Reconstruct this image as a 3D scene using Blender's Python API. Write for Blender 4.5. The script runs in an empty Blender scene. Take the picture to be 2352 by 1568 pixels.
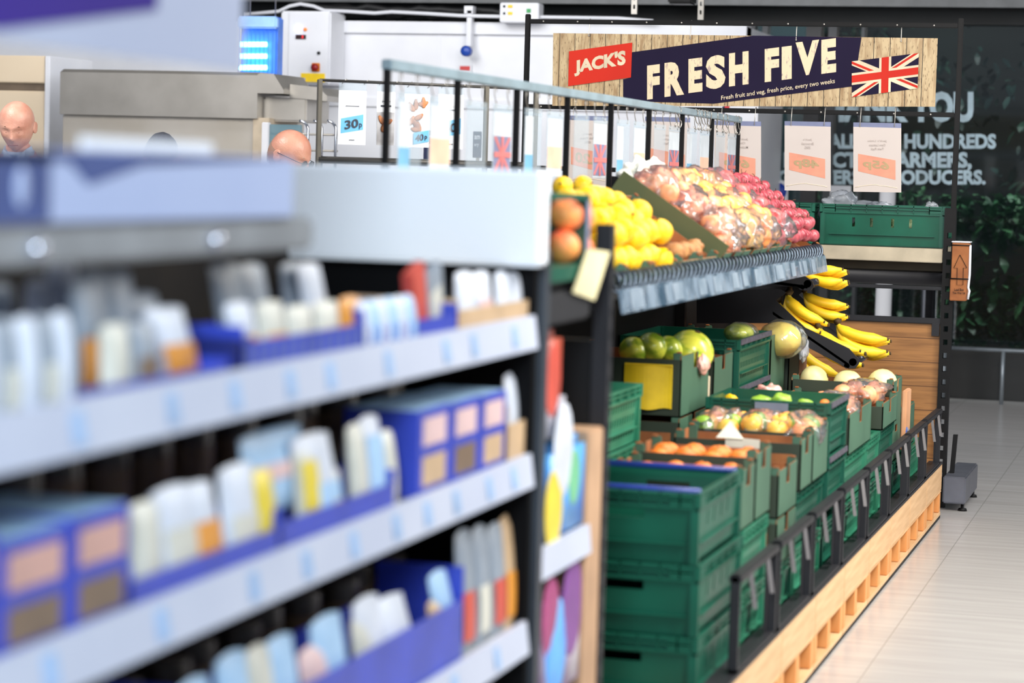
import bpy, bmesh, math, random
from mathutils import Vector, Matrix, noise
random.seed(7)
C = bpy.context.scene.collection
SC = bpy.context.scene

# ------------------------------------------------------------------ camera
FPX = 5600.0; CAMZ = 1.5
RC = (Matrix.Rotation(math.atan(.2804), 3, 'Z') @ Matrix.Rotation(math.pi/2 - math.atan(386/FPX), 3, 'X') @ Matrix.Rotation(.028, 3, 'Z'))
cam = bpy.data.cameras.new('camera'); co = bpy.data.objects.new('camera', cam); C.objects.link(co)
cam.sensor_width = 36; cam.lens = FPX/2352*36; cam.clip_end = 100; cam.clip_start = .05
co.matrix_world = Matrix.Translation((0, 0, CAMZ)) @ RC.to_4x4()
cam.dof.use_dof = True; cam.dof.focus_distance = 10.9; cam.dof.aperture_fstop = 2.8
SC.camera = co
# measuring helpers: where the sight line of a photo pixel meets a known plane of the shop
def ray(px, py): return RC @ Vector(((px-1176)/FPX, (784-py)/FPX, -1))
def at_x(px, py, x): r = ray(px, py); t = x/r.x; return Vector((x, r.y*t, CAMZ+r.z*t))
def at_y(px, py, y): r = ray(px, py); t = y/r.y; return Vector((r.x*t, y, CAMZ+r.z*t))
# ------------------------------------------------------------------ world, lights, exposure
w = bpy.data.worlds.new('world'); SC.world = w; w.use_nodes = True
w.node_tree.nodes['Background'].inputs[0].default_value = (.80, .87, 1, 1)
w.node_tree.nodes['Background'].inputs[1].default_value = .32
SC.view_settings.view_transform = 'Standard'; SC.view_settings.look = 'None'
SC.view_settings.exposure = 0; SC.view_settings.gamma = 1; SC.view_settings.use_curve_mapping = False
def area(name, loc, target, size, power, col=(1, 1, 1), sy=None):
    l = bpy.data.lights.new(name, 'AREA'); l.energy = power; l.color = col; l.size = size
    if sy: l.shape = 'RECTANGLE'; l.size_y = sy
    o = bpy.data.objects.new(name, l); C.objects.link(o); o.location = loc
    o.rotation_euler = (Vector(target)-Vector(loc)).to_track_quat('-Z', 'Y').to_euler()
    return o
area('near_fill_light', (-.2, -.6, 2.5), (-1.4, 4.3, 1.2), .8, 192, (.74, .88, 1), 1.2)  # fill behind the camera, added to brighten the white header panel
area('fore_fill_light', (1.2, 3.4, 3.4), (-1.3, 3.2, .9), .6, 30, (.84, .92, 1), 2.4)  # added fill, makes up light on the header board and ticket strips
area('mid_fill_light', (.4, 4.9, 3.0), (-1.5, 7.4, .9), .5, 125, (1, .96, .9), 1.5)  # fill added to lift camera-facing produce faces and the yellow card
area('aisle_light_produce', (1.9, 8.4, 3.5), (-1.5, 8.6, .7), .6, 270, (1, .96, .89), 5.0)
area('aisle_light_banner', (-.6, 8.4, 3.9), (-2.0, 11.4, 2.0), .5, 14, (1, .96, .90), 1.2)
area('spot_strip_top_shelf', (-.9, 8.4, 3.1), (-1.8, 8.6, 1.3), .25, 78, (1, .93, .80), 3.4)
area('bakery_light', (-4.6, 13.0, 3.9), (-4.8, 16, 1.9), 3.5, 102, (.96, .98, 1), 1.2)
area('till_light', (-6.0, 8.6, 3.9), (-5.2, 12.5, 1.6), 1.5, 145, (1, .97, .93), 1.5)
area('entrance_light', (1.6, 13.4, 3.4), (0.0, 12.6, 0), 1.2, 70, (.90, .95, 1), 3.0)
area('garden_light', (-1.0, 17.9, 3.9), (-1.0, 18.6, .8), 5.0, 330, (.92, 1, .97), .3)

# ------------------------------------------------------------------ materials
def lin(c):
    return tuple((v/255/12.92 if v/255 <= .04045 else ((v/255+.055)/1.055)**2.4) for v in c)+(1,)
MC = {}
def mat(name, col, rough=.5, metal=0, col2=None, nscale=8, bump=0, bscale=60, emit=0, alpha=1, spec=.5, coat=0, contrast=(.35, .65), stretch=None, trans=0, sss=0):
    if name in MC: return MC[name]
    m = bpy.data.materials.new(name); m.use_nodes = True; N = m.node_tree.nodes; L = m.node_tree.links
    b = N['Principled BSDF']; b.inputs['Base Color'].default_value = lin(col)
    b.inputs['Roughness'].default_value = rough; b.inputs['Metallic'].default_value = metal
    b.inputs['Specular IOR Level'].default_value = spec; b.inputs['Coat Weight'].default_value = coat
    b.inputs['Alpha'].default_value = alpha; b.inputs['Transmission Weight'].default_value = trans
    if sss: b.inputs['Subsurface Weight'].default_value = sss; b.inputs['Subsurface Radius'].default_value = (.01, .004, .002)
    if emit: b.inputs['Emission Color'].default_value = lin(col); b.inputs['Emission Strength'].default_value = emit
    tc = N.new('ShaderNodeTexCoord'); src = tc.outputs['Object']
    if stretch:
        mp = N.new('ShaderNodeMapping'); mp.inputs['Scale'].default_value = stretch; L.new(src, mp.inputs[0]); src = mp.outputs[0]
    n = N.new('ShaderNodeTexNoise'); n.inputs['Scale'].default_value = nscale; n.inputs['Detail'].default_value = 4; L.new(src, n.inputs['Vector'])
    r = N.new('ShaderNodeValToRGB'); r.color_ramp.elements[0].position = contrast[0]; r.color_ramp.elements[1].position = contrast[1]
    c2 = col2 or tuple(max(0, v*.88) for v in col)
    r.color_ramp.elements[0].color = lin(c2); r.color_ramp.elements[1].color = lin(col)
    L.new(n.outputs['Fac'], r.inputs[0]); L.new(r.outputs[0], b.inputs['Base Color'])
    if bump:
        n2 = N.new('ShaderNodeTexNoise'); n2.inputs['Scale'].default_value = bscale; L.new(src, n2.inputs['Vector'])
        bp = N.new('ShaderNodeBump'); bp.inputs['Strength'].default_value = bump; bp.inputs['Distance'].default_value = .01
        L.new(n2.outputs['Fac'], bp.inputs['Height']); L.new(bp.outputs[0], b.inputs['Normal'])
    MC[name] = m; return m
def film(name, tint=(235, 242, 250), body=.18, rough=.12, refl=.8):
    """thin clear plastic: mostly see-through with sharp highlights and a little milkiness"""
    if name in MC: return MC[name]
    m = bpy.data.materials.new(name); m.use_nodes = True; N = m.node_tree.nodes; L = m.node_tree.links
    N.remove(N['Principled BSDF']); out = N['Material Output']
    t = N.new('ShaderNodeBsdfTransparent'); t.inputs[0].default_value = lin((250, 252, 253))
    g = N.new('ShaderNodeBsdfGlossy'); g.inputs['Roughness'].default_value = rough
    d = N.new('ShaderNodeBsdfDiffuse'); d.inputs[0].default_value = lin(tint)
    fr = N.new('ShaderNodeFresnel'); fr.inputs[0].default_value = 1.5
    ma = N.new('ShaderNodeMath'); ma.operation = 'MULTIPLY_ADD'; ma.inputs[1].default_value = refl; ma.inputs[2].default_value = .06*refl
    L.new(fr.outputs[0], ma.inputs[0])
    m1 = N.new('ShaderNodeMixShader'); m1.inputs[0].default_value = body; L.new(t.outputs[0], m1.inputs[1]); L.new(d.outputs[0], m1.inputs[2])
    m2 = N.new('ShaderNodeMixShader'); L.new(ma.outputs[0], m2.inputs[0]); L.new(m1.outputs[0], m2.inputs[1]); L.new(g.outputs[0], m2.inputs[2])
    L.new(m2.outputs[0], out.inputs[0]); MC[name] = m; return m
def planks(name, axis, pitch, base, dark, gap=.04, grain=(1, 1, 1), gscale=6, rough=.6, line=(20, 14, 10), speck=0, speckc=(60, 45, 30)):
    """boards side by side along an axis of the object"""
    m = bpy.data.materials.new(name); m.use_nodes = True; N = m.node_tree.nodes; L = m.node_tree.links
    b = N['Principled BSDF']; b.inputs['Roughness'].default_value = rough
    tc = N.new('ShaderNodeTexCoord'); sp = N.new('ShaderNodeSeparateXYZ'); L.new(tc.outputs['Object'], sp.inputs[0])
    dv = N.new('ShaderNodeMath'); dv.operation = 'DIVIDE'; dv.inputs[1].default_value = pitch; L.new(sp.outputs[axis], dv.inputs[0])
    fl = N.new('ShaderNodeMath'); fl.operation = 'FLOOR'; L.new(dv.outputs[0], fl.inputs[0])
    fr = N.new('ShaderNodeMath'); fr.operation = 'FRACT'; L.new(dv.outputs[0], fr.inputs[0])
    wn = N.new('ShaderNodeTexWhiteNoise'); wn.noise_dimensions = '1D'; L.new(fl.outputs[0], wn.inputs['W'])
    mp = N.new('ShaderNodeMapping'); mp.inputs['Scale'].default_value = grain; L.new(tc.outputs['Object'], mp.inputs[0])
    ad = N.new('ShaderNodeVectorMath'); ad.operation = 'ADD'; L.new(mp.outputs[0], ad.inputs[0]); L.new(wn.outputs['Color'], ad.inputs[1])
    n = N.new('ShaderNodeTexNoise'); n.inputs['Scale'].default_value = gscale; n.inputs['Detail'].default_value = 7; n.inputs['Distortion'].default_value = .6; L.new(ad.outputs[0], n.inputs['Vector'])
    r = N.new('ShaderNodeValToRGB'); r.color_ramp.elements[0].position = .33; r.color_ramp.elements[1].position = .6
    r.color_ramp.elements[0].color = lin(dark); r.color_ramp.elements[1].color = lin(base); L.new(n.outputs['Fac'], r.inputs[0])
    last = r.outputs[0]
    if speck:
        n2 = N.new('ShaderNodeTexNoise'); n2.inputs['Scale'].default_value = speck; n2.inputs['Detail'].default_value = 5
        L.new(ad.outputs[0], n2.inputs['Vector'])
        r2 = N.new('ShaderNodeValToRGB'); r2.color_ramp.elements[0].position = .60; r2.color_ramp.elements[1].position = .66
        r2.color_ramp.elements[0].color = (0, 0, 0, 1); r2.color_ramp.elements[1].color = (1, 1, 1, 1); L.new(n2.outputs['Fac'], r2.inputs[0])
        mx0 = N.new('ShaderNodeMixRGB'); L.new(r2.outputs[0], mx0.inputs[0]); L.new(last, mx0.inputs[1]); mx0.inputs[2].default_value = lin(speckc); last = mx0.outputs[0]
    lt = N.new('ShaderNodeMath'); lt.operation = 'LESS_THAN'; lt.inputs[1].default_value = gap; L.new(fr.outputs[0], lt.inputs[0])
    mx = N.new('ShaderNodeMixRGB'); L.new(lt.outputs[0], mx.inputs[0]); L.new(last, mx.inputs[1]); mx.inputs[2].default_value = lin(line)
    L.new(mx.outputs[0], b.inputs['Base Color']); MC[name] = m; return m

BLACK = mat('black_powder_coat', (17, 16, 17), .5, spec=.22)
CHAR = mat('charcoal_powder_coat', (37, 37, 41), .45, spec=.3)
STEEL = mat('brushed_steel', (188, 183, 176), .36, .7, (168, 163, 156), 3)
GREYM = mat('grey_galvanised', (150, 158, 165), .4, .6)
WHITE = mat('white_paint', (226, 227, 232), .45, nscale=2, col2=(214, 215, 222))
WHITEC = mat('white_card', (244, 247, 252), .5, nscale=2, col2=(236, 240, 248))
GREEN = mat('green_crate_plastic', (14, 88, 68), .36, col2=(10, 74, 56), nscale=5)
GREEN2 = mat('mint_crate_plastic', (54, 132, 102), .35, col2=(38, 110, 84), nscale=5)
BLUEP = mat('blue_plastic', (38, 62, 150), .35)
CARTG = mat('green_printed_card', (70, 106, 84), .6, col2=(60, 94, 74), nscale=4)
CARTSH = mat('shaded_green_card', (46, 57, 42), .6, col2=(40, 50, 36), nscale=4); OLIVE = mat('light_olive_card', (92, 98, 58), .6, col2=(82, 88, 52), nscale=4)  # carton fronts: shade painted in as a darker copy of the green card
KRAFT = mat('kraft_card', (162, 100, 54), .75, col2=(136, 80, 42), nscale=12)
KRAFTP = mat('pale_kraft', (214, 160, 120), .75, col2=(200, 146, 106), nscale=10)
PINE = mat('pale_plywood', (226, 186, 140), .5, col2=(206, 164, 118), nscale=3, stretch=(6, 1, 14))
PINEO = mat('orange_pine_block', (226, 160, 96), .6, col2=(206, 136, 74), nscale=4, stretch=(4, 4, 1))
YEL = mat('yellow_card', (255, 214, 30), .5)
FILM = film('clear_film', body=.10, refl=.9); FILM2 = film('milky_film', (235, 240, 250), .38, .2); CLEAR = film('clear_sleeve', (205, 222, 235), .14, .25, .12); CLEAR2 = film('clear_panel', (230, 236, 245), .04, .15, .1)

# ------------------------------------------------------------------ geometry helpers
def nb(): return bmesh.new()
def box(bm, x0, x1, y0, y1, z0, z1, mi=0, M=None):
    vs = [bm.verts.new((x, y, z)) for x in (x0, x1) for y in (y0, y1) for z in (z0, z1)]
    if M is not None:
        for v in vs: v.co = M @ v.co
    fs = [(0, 1, 3, 2), (4, 6, 7, 5), (0, 4, 5, 1), (2, 3, 7, 6), (0, 2, 6, 4), (1, 5, 7, 3)]
    for f in fs:
        ff = bm.faces.new([vs[i] for i in f]); ff.material_index = mi
    return vs
def rbox(bm, x0, x1, y0, y1, z0, z1, b=.004, mi=0, seg=2):
    t = nb(); box(t, x0, x1, y0, y1, z0, z1, mi)
    bmesh.ops.bevel(t, geom=t.edges[:], offset=b, segments=seg, affect='EDGES')
    merge(bm, t, mi=mi)
def merge(bm, t, M=None, mi=None):
    mp = {}
    for v in t.verts: mp[v] = bm.verts.new(M @ v.co if M is not None else v.co)
    for f in t.faces:
        try:
            g = bm.faces.new([mp[v] for v in f.verts]); g.material_index = f.material_index if mi is None else mi; g.smooth = f.smooth
        except ValueError: pass
    t.free()
def prism(bm, pts, vec, mi=0, cap=True):
    a = [bm.verts.new(p) for p in pts]; b = [bm.verts.new(Vector(p)+Vector(vec)) for p in pts]; n = len(pts)
    f1 = bm.faces.new(a); f2 = bm.faces.new(b[::-1]); f1.material_index = f2.material_index = mi
    for i in range(n):
        f = bm.faces.new((a[i], b[i], b[(i+1) % n], a[(i+1) % n])); f.material_index = mi
def tube(bm, pts, r, seg=8, mi=0, closed=False, rs=None):
    pts = [Vector(p) for p in pts]; rings = []
    n = len(pts); up = None
    for i, p in enumerate(pts):
        d = (pts[min(i+1, n-1)]-pts[max(i-1, 0)])
        if d.length < 1e-9: d = Vector((0, 0, 1))
        d.normalize()
        if up is None: up = d.orthogonal().normalized()
        else:
            up = up-d*up.dot(d)
            up = up.normalized() if up.length > 1e-6 else d.orthogonal().normalized()
        s = d.cross(up); rr = rs[i] if rs else r
        rings.append([bm.verts.new(p+(up*math.cos(a)+s*math.sin(a))*rr) for a in [2*math.pi*k/seg for k in range(seg)]])
    for i in range(n-1):
        for k in range(seg):
            f = bm.faces.new((rings[i][k], rings[i][(k+1) % seg], rings[i+1][(k+1) % seg], rings[i+1][k])); f.smooth = True; f.material_index = mi
    for rg, rev in ((rings[0], True), (rings[-1], False)):
        f = bm.faces.new(rg[::-1] if rev else rg); f.material_index = mi
def lathe(bm, prof, seg=20, mi=0, M=None):
    rings = []
    for r, z in prof:
        if r < 1e-6: rings.append([bm.verts.new((0, 0, z))])
        else: rings.append([bm.verts.new((r*math.cos(2*math.pi*k/seg), r*math.sin(2*math.pi*k/seg), z)) for k in range(seg)])
    if M is not None:
        for rg in rings:
            for v in rg: v.co = M @ v.co
    for a, b in zip(rings, rings[1:]):
        for k in range(seg):
            k2 = (k+1) % seg
            if len(a) == 1 and len(b) == 1: continue
            if len(a) == 1: f = bm.faces.new((a[0], b[k2], b[k]))
            elif len(b) == 1: f = bm.faces.new((a[k], a[k2], b[0]))
            else: f = bm.faces.new((a[k], a[k2], b[k2], b[k]))
            f.smooth = True; f.material_index = mi
def ball(bm, c, r, seg=16, rings=10, mi=0, M=None, disp=0, seed=0):
    if not hasattr(r, '__len__'): r = (r, r, r)
    t = nb(); bmesh.ops.create_uvsphere(t, u_segments=seg, v_segments=rings, radius=1)
    for v in t.verts:
        k = 1+(disp*noise.noise(v.co*2.2+Vector((seed, seed*1.7, 0))) if disp else 0)
        v.co = Vector((v.co.x*r[0]*k, v.co.y*r[1]*k, v.co.z*r[2]*k))
        if M is not None: v.co = M @ v.co
        v.co += Vector(c)
    for f in t.faces: f.smooth = True
    merge(bm, t, mi=mi)
def holes_wall(bm, us, vs, holes, fn, mi=0):
    """wall (u range, v range) with rectangular openings; fn(u, v, side) gives the point, side 0 outer / 1 inner"""
    cu = sorted(set([us[0], us[1]]+[x for h in holes for x in h[:2]])); cv = sorted(set([vs[0], vs[1]]+[x for h in holes for x in h[2:]]))
    cu = [c for c in cu if us[0] <= c <= us[1]]; cv = [c for c in cv if vs[0] <= c <= vs[1]]
    inside = lambda i, j: any(h[0] <= (cu[i]+cu[i+1])/2 <= h[1] and h[2] <= (cv[j]+cv[j+1])/2 <= h[3] for h in holes)
    V = {}
    def g(i, j, s):
        if (i, j, s) not in V: V[(i, j, s)] = bm.verts.new(fn(cu[i], cv[j], s))
        return V[(i, j, s)]
    nu, nv = len(cu)-1, len(cv)-1
    solid = lambda i, j: 0 <= i < nu and 0 <= j < nv and not inside(i, j)
    for i in range(nu):
        for j in range(nv):
            if not solid(i, j): continue
            for s in (0, 1):
                q = [g(i, j, s), g(i+1, j, s), g(i+1, j+1, s), g(i, j+1, s)]
                f = bm.faces.new(q if s == 0 else q[::-1]); f.material_index = mi
            for (di, dj, a, b) in ((-1, 0, (i, j), (i, j+1)), (1, 0, (i+1, j), (i+1, j+1)), (0, -1, (i, j), (i+1, j)), (0, 1, (i, j+1), (i+1, j+1))):
                if not solid(i+di, j+dj):
                    f = bm.faces.new([g(*a, 0), g(*b, 0), g(*b, 1), g(*a, 1)]); f.material_index = mi
def obj(name, bm, mats, parent=None, norm=True, **props):
    if norm: bmesh.ops.recalc_face_normals(bm, faces=bm.faces[:])
    me = bpy.data.meshes.new(name); bm.to_mesh(me); bm.free()
    for m in (mats if isinstance(mats, (list, tuple)) else [mats]): me.materials.append(m)
    o = bpy.data.objects.new(name, me); C.objects.link(o)
    if parent: o.parent = parent
    for k, v in props.items(): o[k] = v
    return o
def tag(o, label, cat, group=None, kind=None):
    o['label'] = label; o['category'] = cat
    if group: o['group'] = group
    if kind: o['kind'] = kind
    return o
def thing(name, label, cat, loc=(0, 0, 0), rz=0, group=None):
    o = bpy.data.objects.new(name, None); o.empty_display_size = .05; C.objects.link(o)
    o.location = loc; o.rotation_euler = (0, 0, rz); return tag(o, label, cat, group)
def dup(root, loc=None, rot=None, label=None, group=None, scale=None, mats=None):
    def cp(o, par):
        c = o.copy(); C.objects.link(c)
        if par: c.parent = par
        for ch in [k for k in KIDS.get(o.name, [])]: 
            d = cp(ch, c); KIDS.setdefault(c.name, []).append(d)
        return c
    build_kids(root)
    r = cp(root, None)
    if loc is not None: r.location = loc
    if rot is not None: r.rotation_euler = rot
    if label: r['label'] = label
    if group: r['group'] = group
    if scale: r.scale = scale
    return r
KIDS = {}
def build_kids(root):
    def walk(o):
        KIDS[o.name] = [c for c in bpy.data.objects if c.parent == o]
        for c in KIDS[o.name]: walk(c)
    if root.name not in KIDS: walk(root)
def remats(o, f):
    """give a copied thing meshes of its own with another material"""
    for c in [o]+list(KIDS.get(o.name, [])):
        if c.data and hasattr(c.data, 'materials'):
            me = c.data.copy(); f(c, me); c.data = me
def struct(name, bm, m, parent=None):
    o = obj(name, bm, m, parent)
    if not parent: o['kind'] = 'structure'
    return o
_tc = {}
def text2d(s, off=0.0, spacing=1.0, res=3):
    """outline of lettering as a flat mesh: (verts, faces) scaled to a unit box"""
    k = (s, off, spacing)
    if k in _tc: return _tc[k]
    cu = bpy.data.curves.new('lettering', 'FONT'); cu.body = s; cu.offset = off; cu.space_character = spacing; cu.resolution_u = res; cu.align_x = 'CENTER'
    o = bpy.data.objects.new('lettering', cu); C.objects.link(o)
    dg = bpy.context.evaluated_depsgraph_get(); dg.update()
    me = bpy.data.meshes.new_from_object(o.evaluated_get(dg))
    vs = [(v.co.x, v.co.y) for v in me.vertices]; fs = [tuple(p.vertices) for p in me.polygons]
    bpy.data.objects.remove(o); bpy.data.curves.remove(cu); bpy.data.meshes.remove(me)
    x0 = min(v[0] for v in vs); x1 = max(v[0] for v in vs); y0 = min(v[1] for v in vs); y1 = max(v[1] for v in vs)
    vs = [((x-x0)/(x1-x0), (y-y0)/(y1-y0)) for x, y in vs]
    _tc[k] = (vs, fs); return _tc[k]
def text(bm, s, fn, off=0.0, spacing=1.0, mi=0):
    """fn(u, v) maps the unit box of the lettering into the place"""
    vs, fs = text2d(s, off, spacing); V = [bm.verts.new(fn(u, v)) for u, v in vs]
    for f in fs:
        try: g = bm.faces.new([V[i] for i in f]); g.material_index = mi
        except ValueError: pass
def quadfn(a, b, c, d):
    a, b, c, d = map(Vector, (a, b, c, d))   # bottom-left, bottom-right, top-right, top-left
    return lambda u, v: a*(1-u)*(1-v)+b*u*(1-v)+c*u*v+d*(1-u)*v
ORD = ['nearest', 'second', 'third', 'fourth', 'fifth', 'sixth', 'seventh', 'eighth', 'ninth', 'tenth', 'eleventh', 'twelfth', 'thirteenth', 'fourteenth', 'fifteenth', 'sixteenth', 'seventeenth', 'eighteenth', 'nineteenth', 'twentieth']
#@@SETTING
# ================================================================== SETTING
def floor_mat():
    m = bpy.data.materials.new('floor_tiles'); m.use_nodes = True; N = m.node_tree.nodes; L = m.node_tree.links
    b = N['Principled BSDF']; b.inputs['Roughness'].default_value = .22; b.inputs['Specular IOR Level'].default_value = .5
    tc = N.new('ShaderNodeTexCoord'); mp = N.new('ShaderNodeMapping'); mp.inputs['Scale'].default_value = (.7, 9, 1); L.new(tc.outputs['Object'], mp.inputs[0])
    n = N.new('ShaderNodeTexNoise'); n.inputs['Scale'].default_value = 2.2; n.inputs['Detail'].default_value = 5; L.new(mp.outputs[0], n.inputs['Vector'])
    r = N.new('ShaderNodeValToRGB'); r.color_ramp.elements[0].position = .3; r.color_ramp.elements[1].position = .7
    r.color_ramp.elements[0].color = lin((172, 168, 167)); r.color_ramp.elements[1].color = lin((188, 185, 183)); L.new(n.outputs['Fac'], r.inputs[0])
    br = N.new('ShaderNodeTexBrick'); br.inputs['Scale'].default_value = 1; br.inputs['Mortar Size'].default_value = .002
    br.inputs['Brick Width'].default_value = 1.2; br.inputs['Row Height'].default_value = .6; br.inputs['Mortar Smooth'].default_value = .1
    mp2 = N.new('ShaderNodeMapping'); mp2.inputs['Rotation'].default_value = (0, 0, math.pi/2); mp2.inputs['Location'].default_value = (.2, .33, 0); L.new(tc.outputs['Object'], mp2.inputs[0]); L.new(mp2.outputs[0], br.inputs['Vector'])
    mx = N.new('ShaderNodeMixRGB'); L.new(br.outputs['Fac'], mx.inputs[0]); L.new(r.outputs[0], mx.inputs[1]); mx.inputs[2].default_value = lin((150, 147, 145))
    L.new(mx.outputs[0], b.inputs['Base Color']); return m
bm = nb(); box(bm, -9, 5, .5, 17.4, -.05, 0); struct('floor', bm, floor_mat())
DARKW = mat('dark_grey_wall', (40, 42, 44), .6)
bm = nb(); box(bm, -9, 5, 12.5, 19.9, 4.2, 4.25); struct('ceiling', bm, mat('dark_ceiling', (34, 34, 36), .8))
# bakery wall: white cold-room panels
YB = 15.9
def B(px, py, y=YB): return at_y(px, py, y)
xl = B(560, 200).x; xr = B(1712, 200).x; zt = 2.5
bm = nb(); box(bm, -9, xr, YB, YB+.12, 0, zt)
for px in (662, 1010, 1300, 1560): box(bm, B(px, 90).x-.012, B(px, 90).x+.012, YB-.004, YB, 0, zt)
box(bm, xr-.1, xr, YB+.12, 17.4, 0, zt)
struct('wall_bakery', bm, WHITE)
bm = nb(); box(bm, B(760, 60).x, xr, YB-.03, YB+.15, zt-.07, zt+.01); struct('trim_1', bm, WHITE)
bm = nb(); box(bm, B(760, 60).x, xr, YB-.02, YB, 1.93, 1.99); struct('trim_2', bm, WHITE)
YG = 17.45   # street-side glazing
bm = nb(); box(bm, -9, B(1698, 0, YG).x, 18.0, 18.1, 0, 4.2); struct('wall_back', bm, DARKW)
bm = nb(); box(bm, -9, 5, YG, YG+.2, 2.63, 4.2); struct('wall_soffit', bm, mat('dark_soffit', (30, 32, 34), .6))
bm = nb(); box(bm, -9, 5, YG-.45, YG-.4, 2.72, 3.1); struct('trim_3', bm, mat('grey_fascia', (120, 122, 124), .5))
bm = nb(); box(bm, B(1712, 0, YG).x, 5, YG-.02, YG+.12, 0, .36); struct('wall_plinth', bm, mat('plinth_reflection_black', (14, 14, 15), .5))  # dark plinth also stands in for the dark reflection on the floor
bm = nb(); box(bm, B(1700, 0, YG).x, B(1842, 0, YG).x, 18.0, 18.1, 0, 4.2); struct('wall_porch', bm, mat('teal_grey_porch', (96, 128, 136), .6, nscale=1.5, col2=(84, 112, 120)))
# garden behind the glass
bm = nb(); box(bm, -9, 5, 19.9, 20, -.05, 4.2); struct('wall_garden', bm, mat('night_garden', (10, 20, 18), .9, col2=(6, 10, 10), nscale=1.2))
bm = nb(); box(bm, -9, 5, 17.41, 20, -.06, -.005); struct('floor_garden', bm, mat('garden_soil', (26, 30, 24), .9))
def leaves(name, x0, x1, y0, y1, z0, z1, n, cols, s0, s1, label, cat):
    bm = nb(); rr = random.Random(3)
    for i in range(n):
        p = Vector((rr.uniform(x0, x1), rr.uniform(y0, y1), rr.uniform(z0, z1)))
        if noise.noise(p*2.2) < -.12: continue
        q = Matrix.Rotation(rr.uniform(0, 6.3), 3, 'Z') @ Matrix.Rotation(rr.uniform(-1.2, 1.2), 3, 'X')
        s = rr.uniform(s0, s1); k = rr.randrange(len(cols))
        V = [bm.verts.new(p+q @ Vector(c)*s) for c in ((0, -1, 0), (.45, -.2, .12), (.3, .6, 0), (0, 1, -.1), (-.3, .6, 0), (-.45, -.2, .12))]
        f = bm.faces.new(V); f.material_index = k
    return tag(obj(name, bm, [mat(name+'_tone_'+str(i), c, .45) for i, c in enumerate(cols)], norm=False), label, cat, kind='stuff')
leaves('hedge', -3.2, 2.6, 18.2, 18.6, .25, 1.45, 9000, [(44, 92, 58), (28, 64, 42), (62, 110, 70)], .045, .085, 'dark green leafy hedge behind the dark glazing', 'hedge')
leaves('tree_foliage', -3.2, 3.0, 19.0, 19.6, 1.5, 3.0, 2600, [(24, 50, 46), (16, 34, 34), (34, 64, 52)], .04, .08, 'dim bluish tree foliage behind the THANK YOU window', 'foliage')
# window panes, mullions
MULL = mat('window_frame_grey', (74, 76, 80), .45, .3)
gl = film('dark_glass', (24, 32, 34), .30, .05, .5)
cols = [1712, 1752, 1838, 1915, 2600]
for i, (a, b) in enumerate(zip(cols, cols[1:])):
    bm = nb(); box(bm, B(a, 300, YG).x, B(b, 300, YG).x, YG+.05, YG+.06, .36, 2.63); struct('window_%d' % (i+1), bm, gl)
bm = nb(); box(bm, B(2600, 300, YG).x, 5, YG+.05, YG+.06, .36, 2.63); struct('window_5', bm, gl)
for i, (px, wd, m) in enumerate(((1718, .03, MULL), (1750, .02, MULL), (1862, .055, mat('mullion_dark', (52, 52, 55), .5)), (1905, .03, MULL), (1975, .012, MULL))):
    bm = nb(); x = B(px, 300, YG).x; box(bm, x-wd, x+wd, YG-.02, YG+.1, .36, 2.63); struct('trim_%d' % (i+4), bm, m)
# lettering on the glass
TL = mat('pale_blue_vinyl', (188, 212, 224), .6)
def glasstext(s, x0, x1, yt, yb, off=.045):
    bm = nb(); y = YG+.045
    text(bm, s, quadfn(B(x0, yb, y), B(x1, yb, y), B(x1, yt, y), B(x0, yt, y)), off); return bm
bm = glasstext('THANK YOU', 1853, 2236, 210, 281, .05)
for s, a, b, c, d in (('TO ALL OUR HUNDREDS', 1838, 2288, 307, 342), ('RESPECTED FARMERS,', 1800, 2232, 349, 392), ('GROWERS & PRODUCERS.', 1786, 2264, 390, 424)):
    t = glasstext(s, a, b, c, d); merge(bm, t)
tag(obj('window_lettering', bm, TL), 'pale blue THANK YOU lettering to farmers and producers on dark glazing', 'lettering')
# safety sign and paper notice
t = thing('safety_sign', 'white sign with blue exclamation disc on the glazing', 'sign', B(1787, 442, YG-.05))
bm = nb(); a = B(1764, 466, YG-.05)-t.location; c = B(1811, 415, YG-.05)-t.location; box(bm, a.x, c.x, -.004, .004, a.z, c.z); obj('sign_plate', bm, WHITE, t)
bm = nb(); lathe(bm, [(0, 0), (.062, 0), (.062, .004), (0, .004)], 28, M=Matrix.Translation((0, -.005, .008)) @ Matrix.Rotation(math.pi/2, 4, 'X')); obj('blue_disc', bm, mat('safety_blue', (20, 60, 170), .5), t)
bm = nb(); prism(bm, [(-.010, -.012, .05), (.010, -.012, .05), (.006, -.012, -.008), (-.006, -.012, -.008)], (0, .003, 0)); ball(bm, (0, -.011, -.024), (.009, .002, .009), 12, 8); obj('exclamation_mark', bm, WHITE, t)
bm = nb(); a = B(1906, 460, YG-.05); c = B(1955, 427, YG-.05); box(bm, a.x, c.x, YG-.05, YG-.046, a.z, c.z); tag(obj('paper_notice', bm, WHITE), 'blank white paper notice on the glazing above a crate', 'notice')
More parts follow.
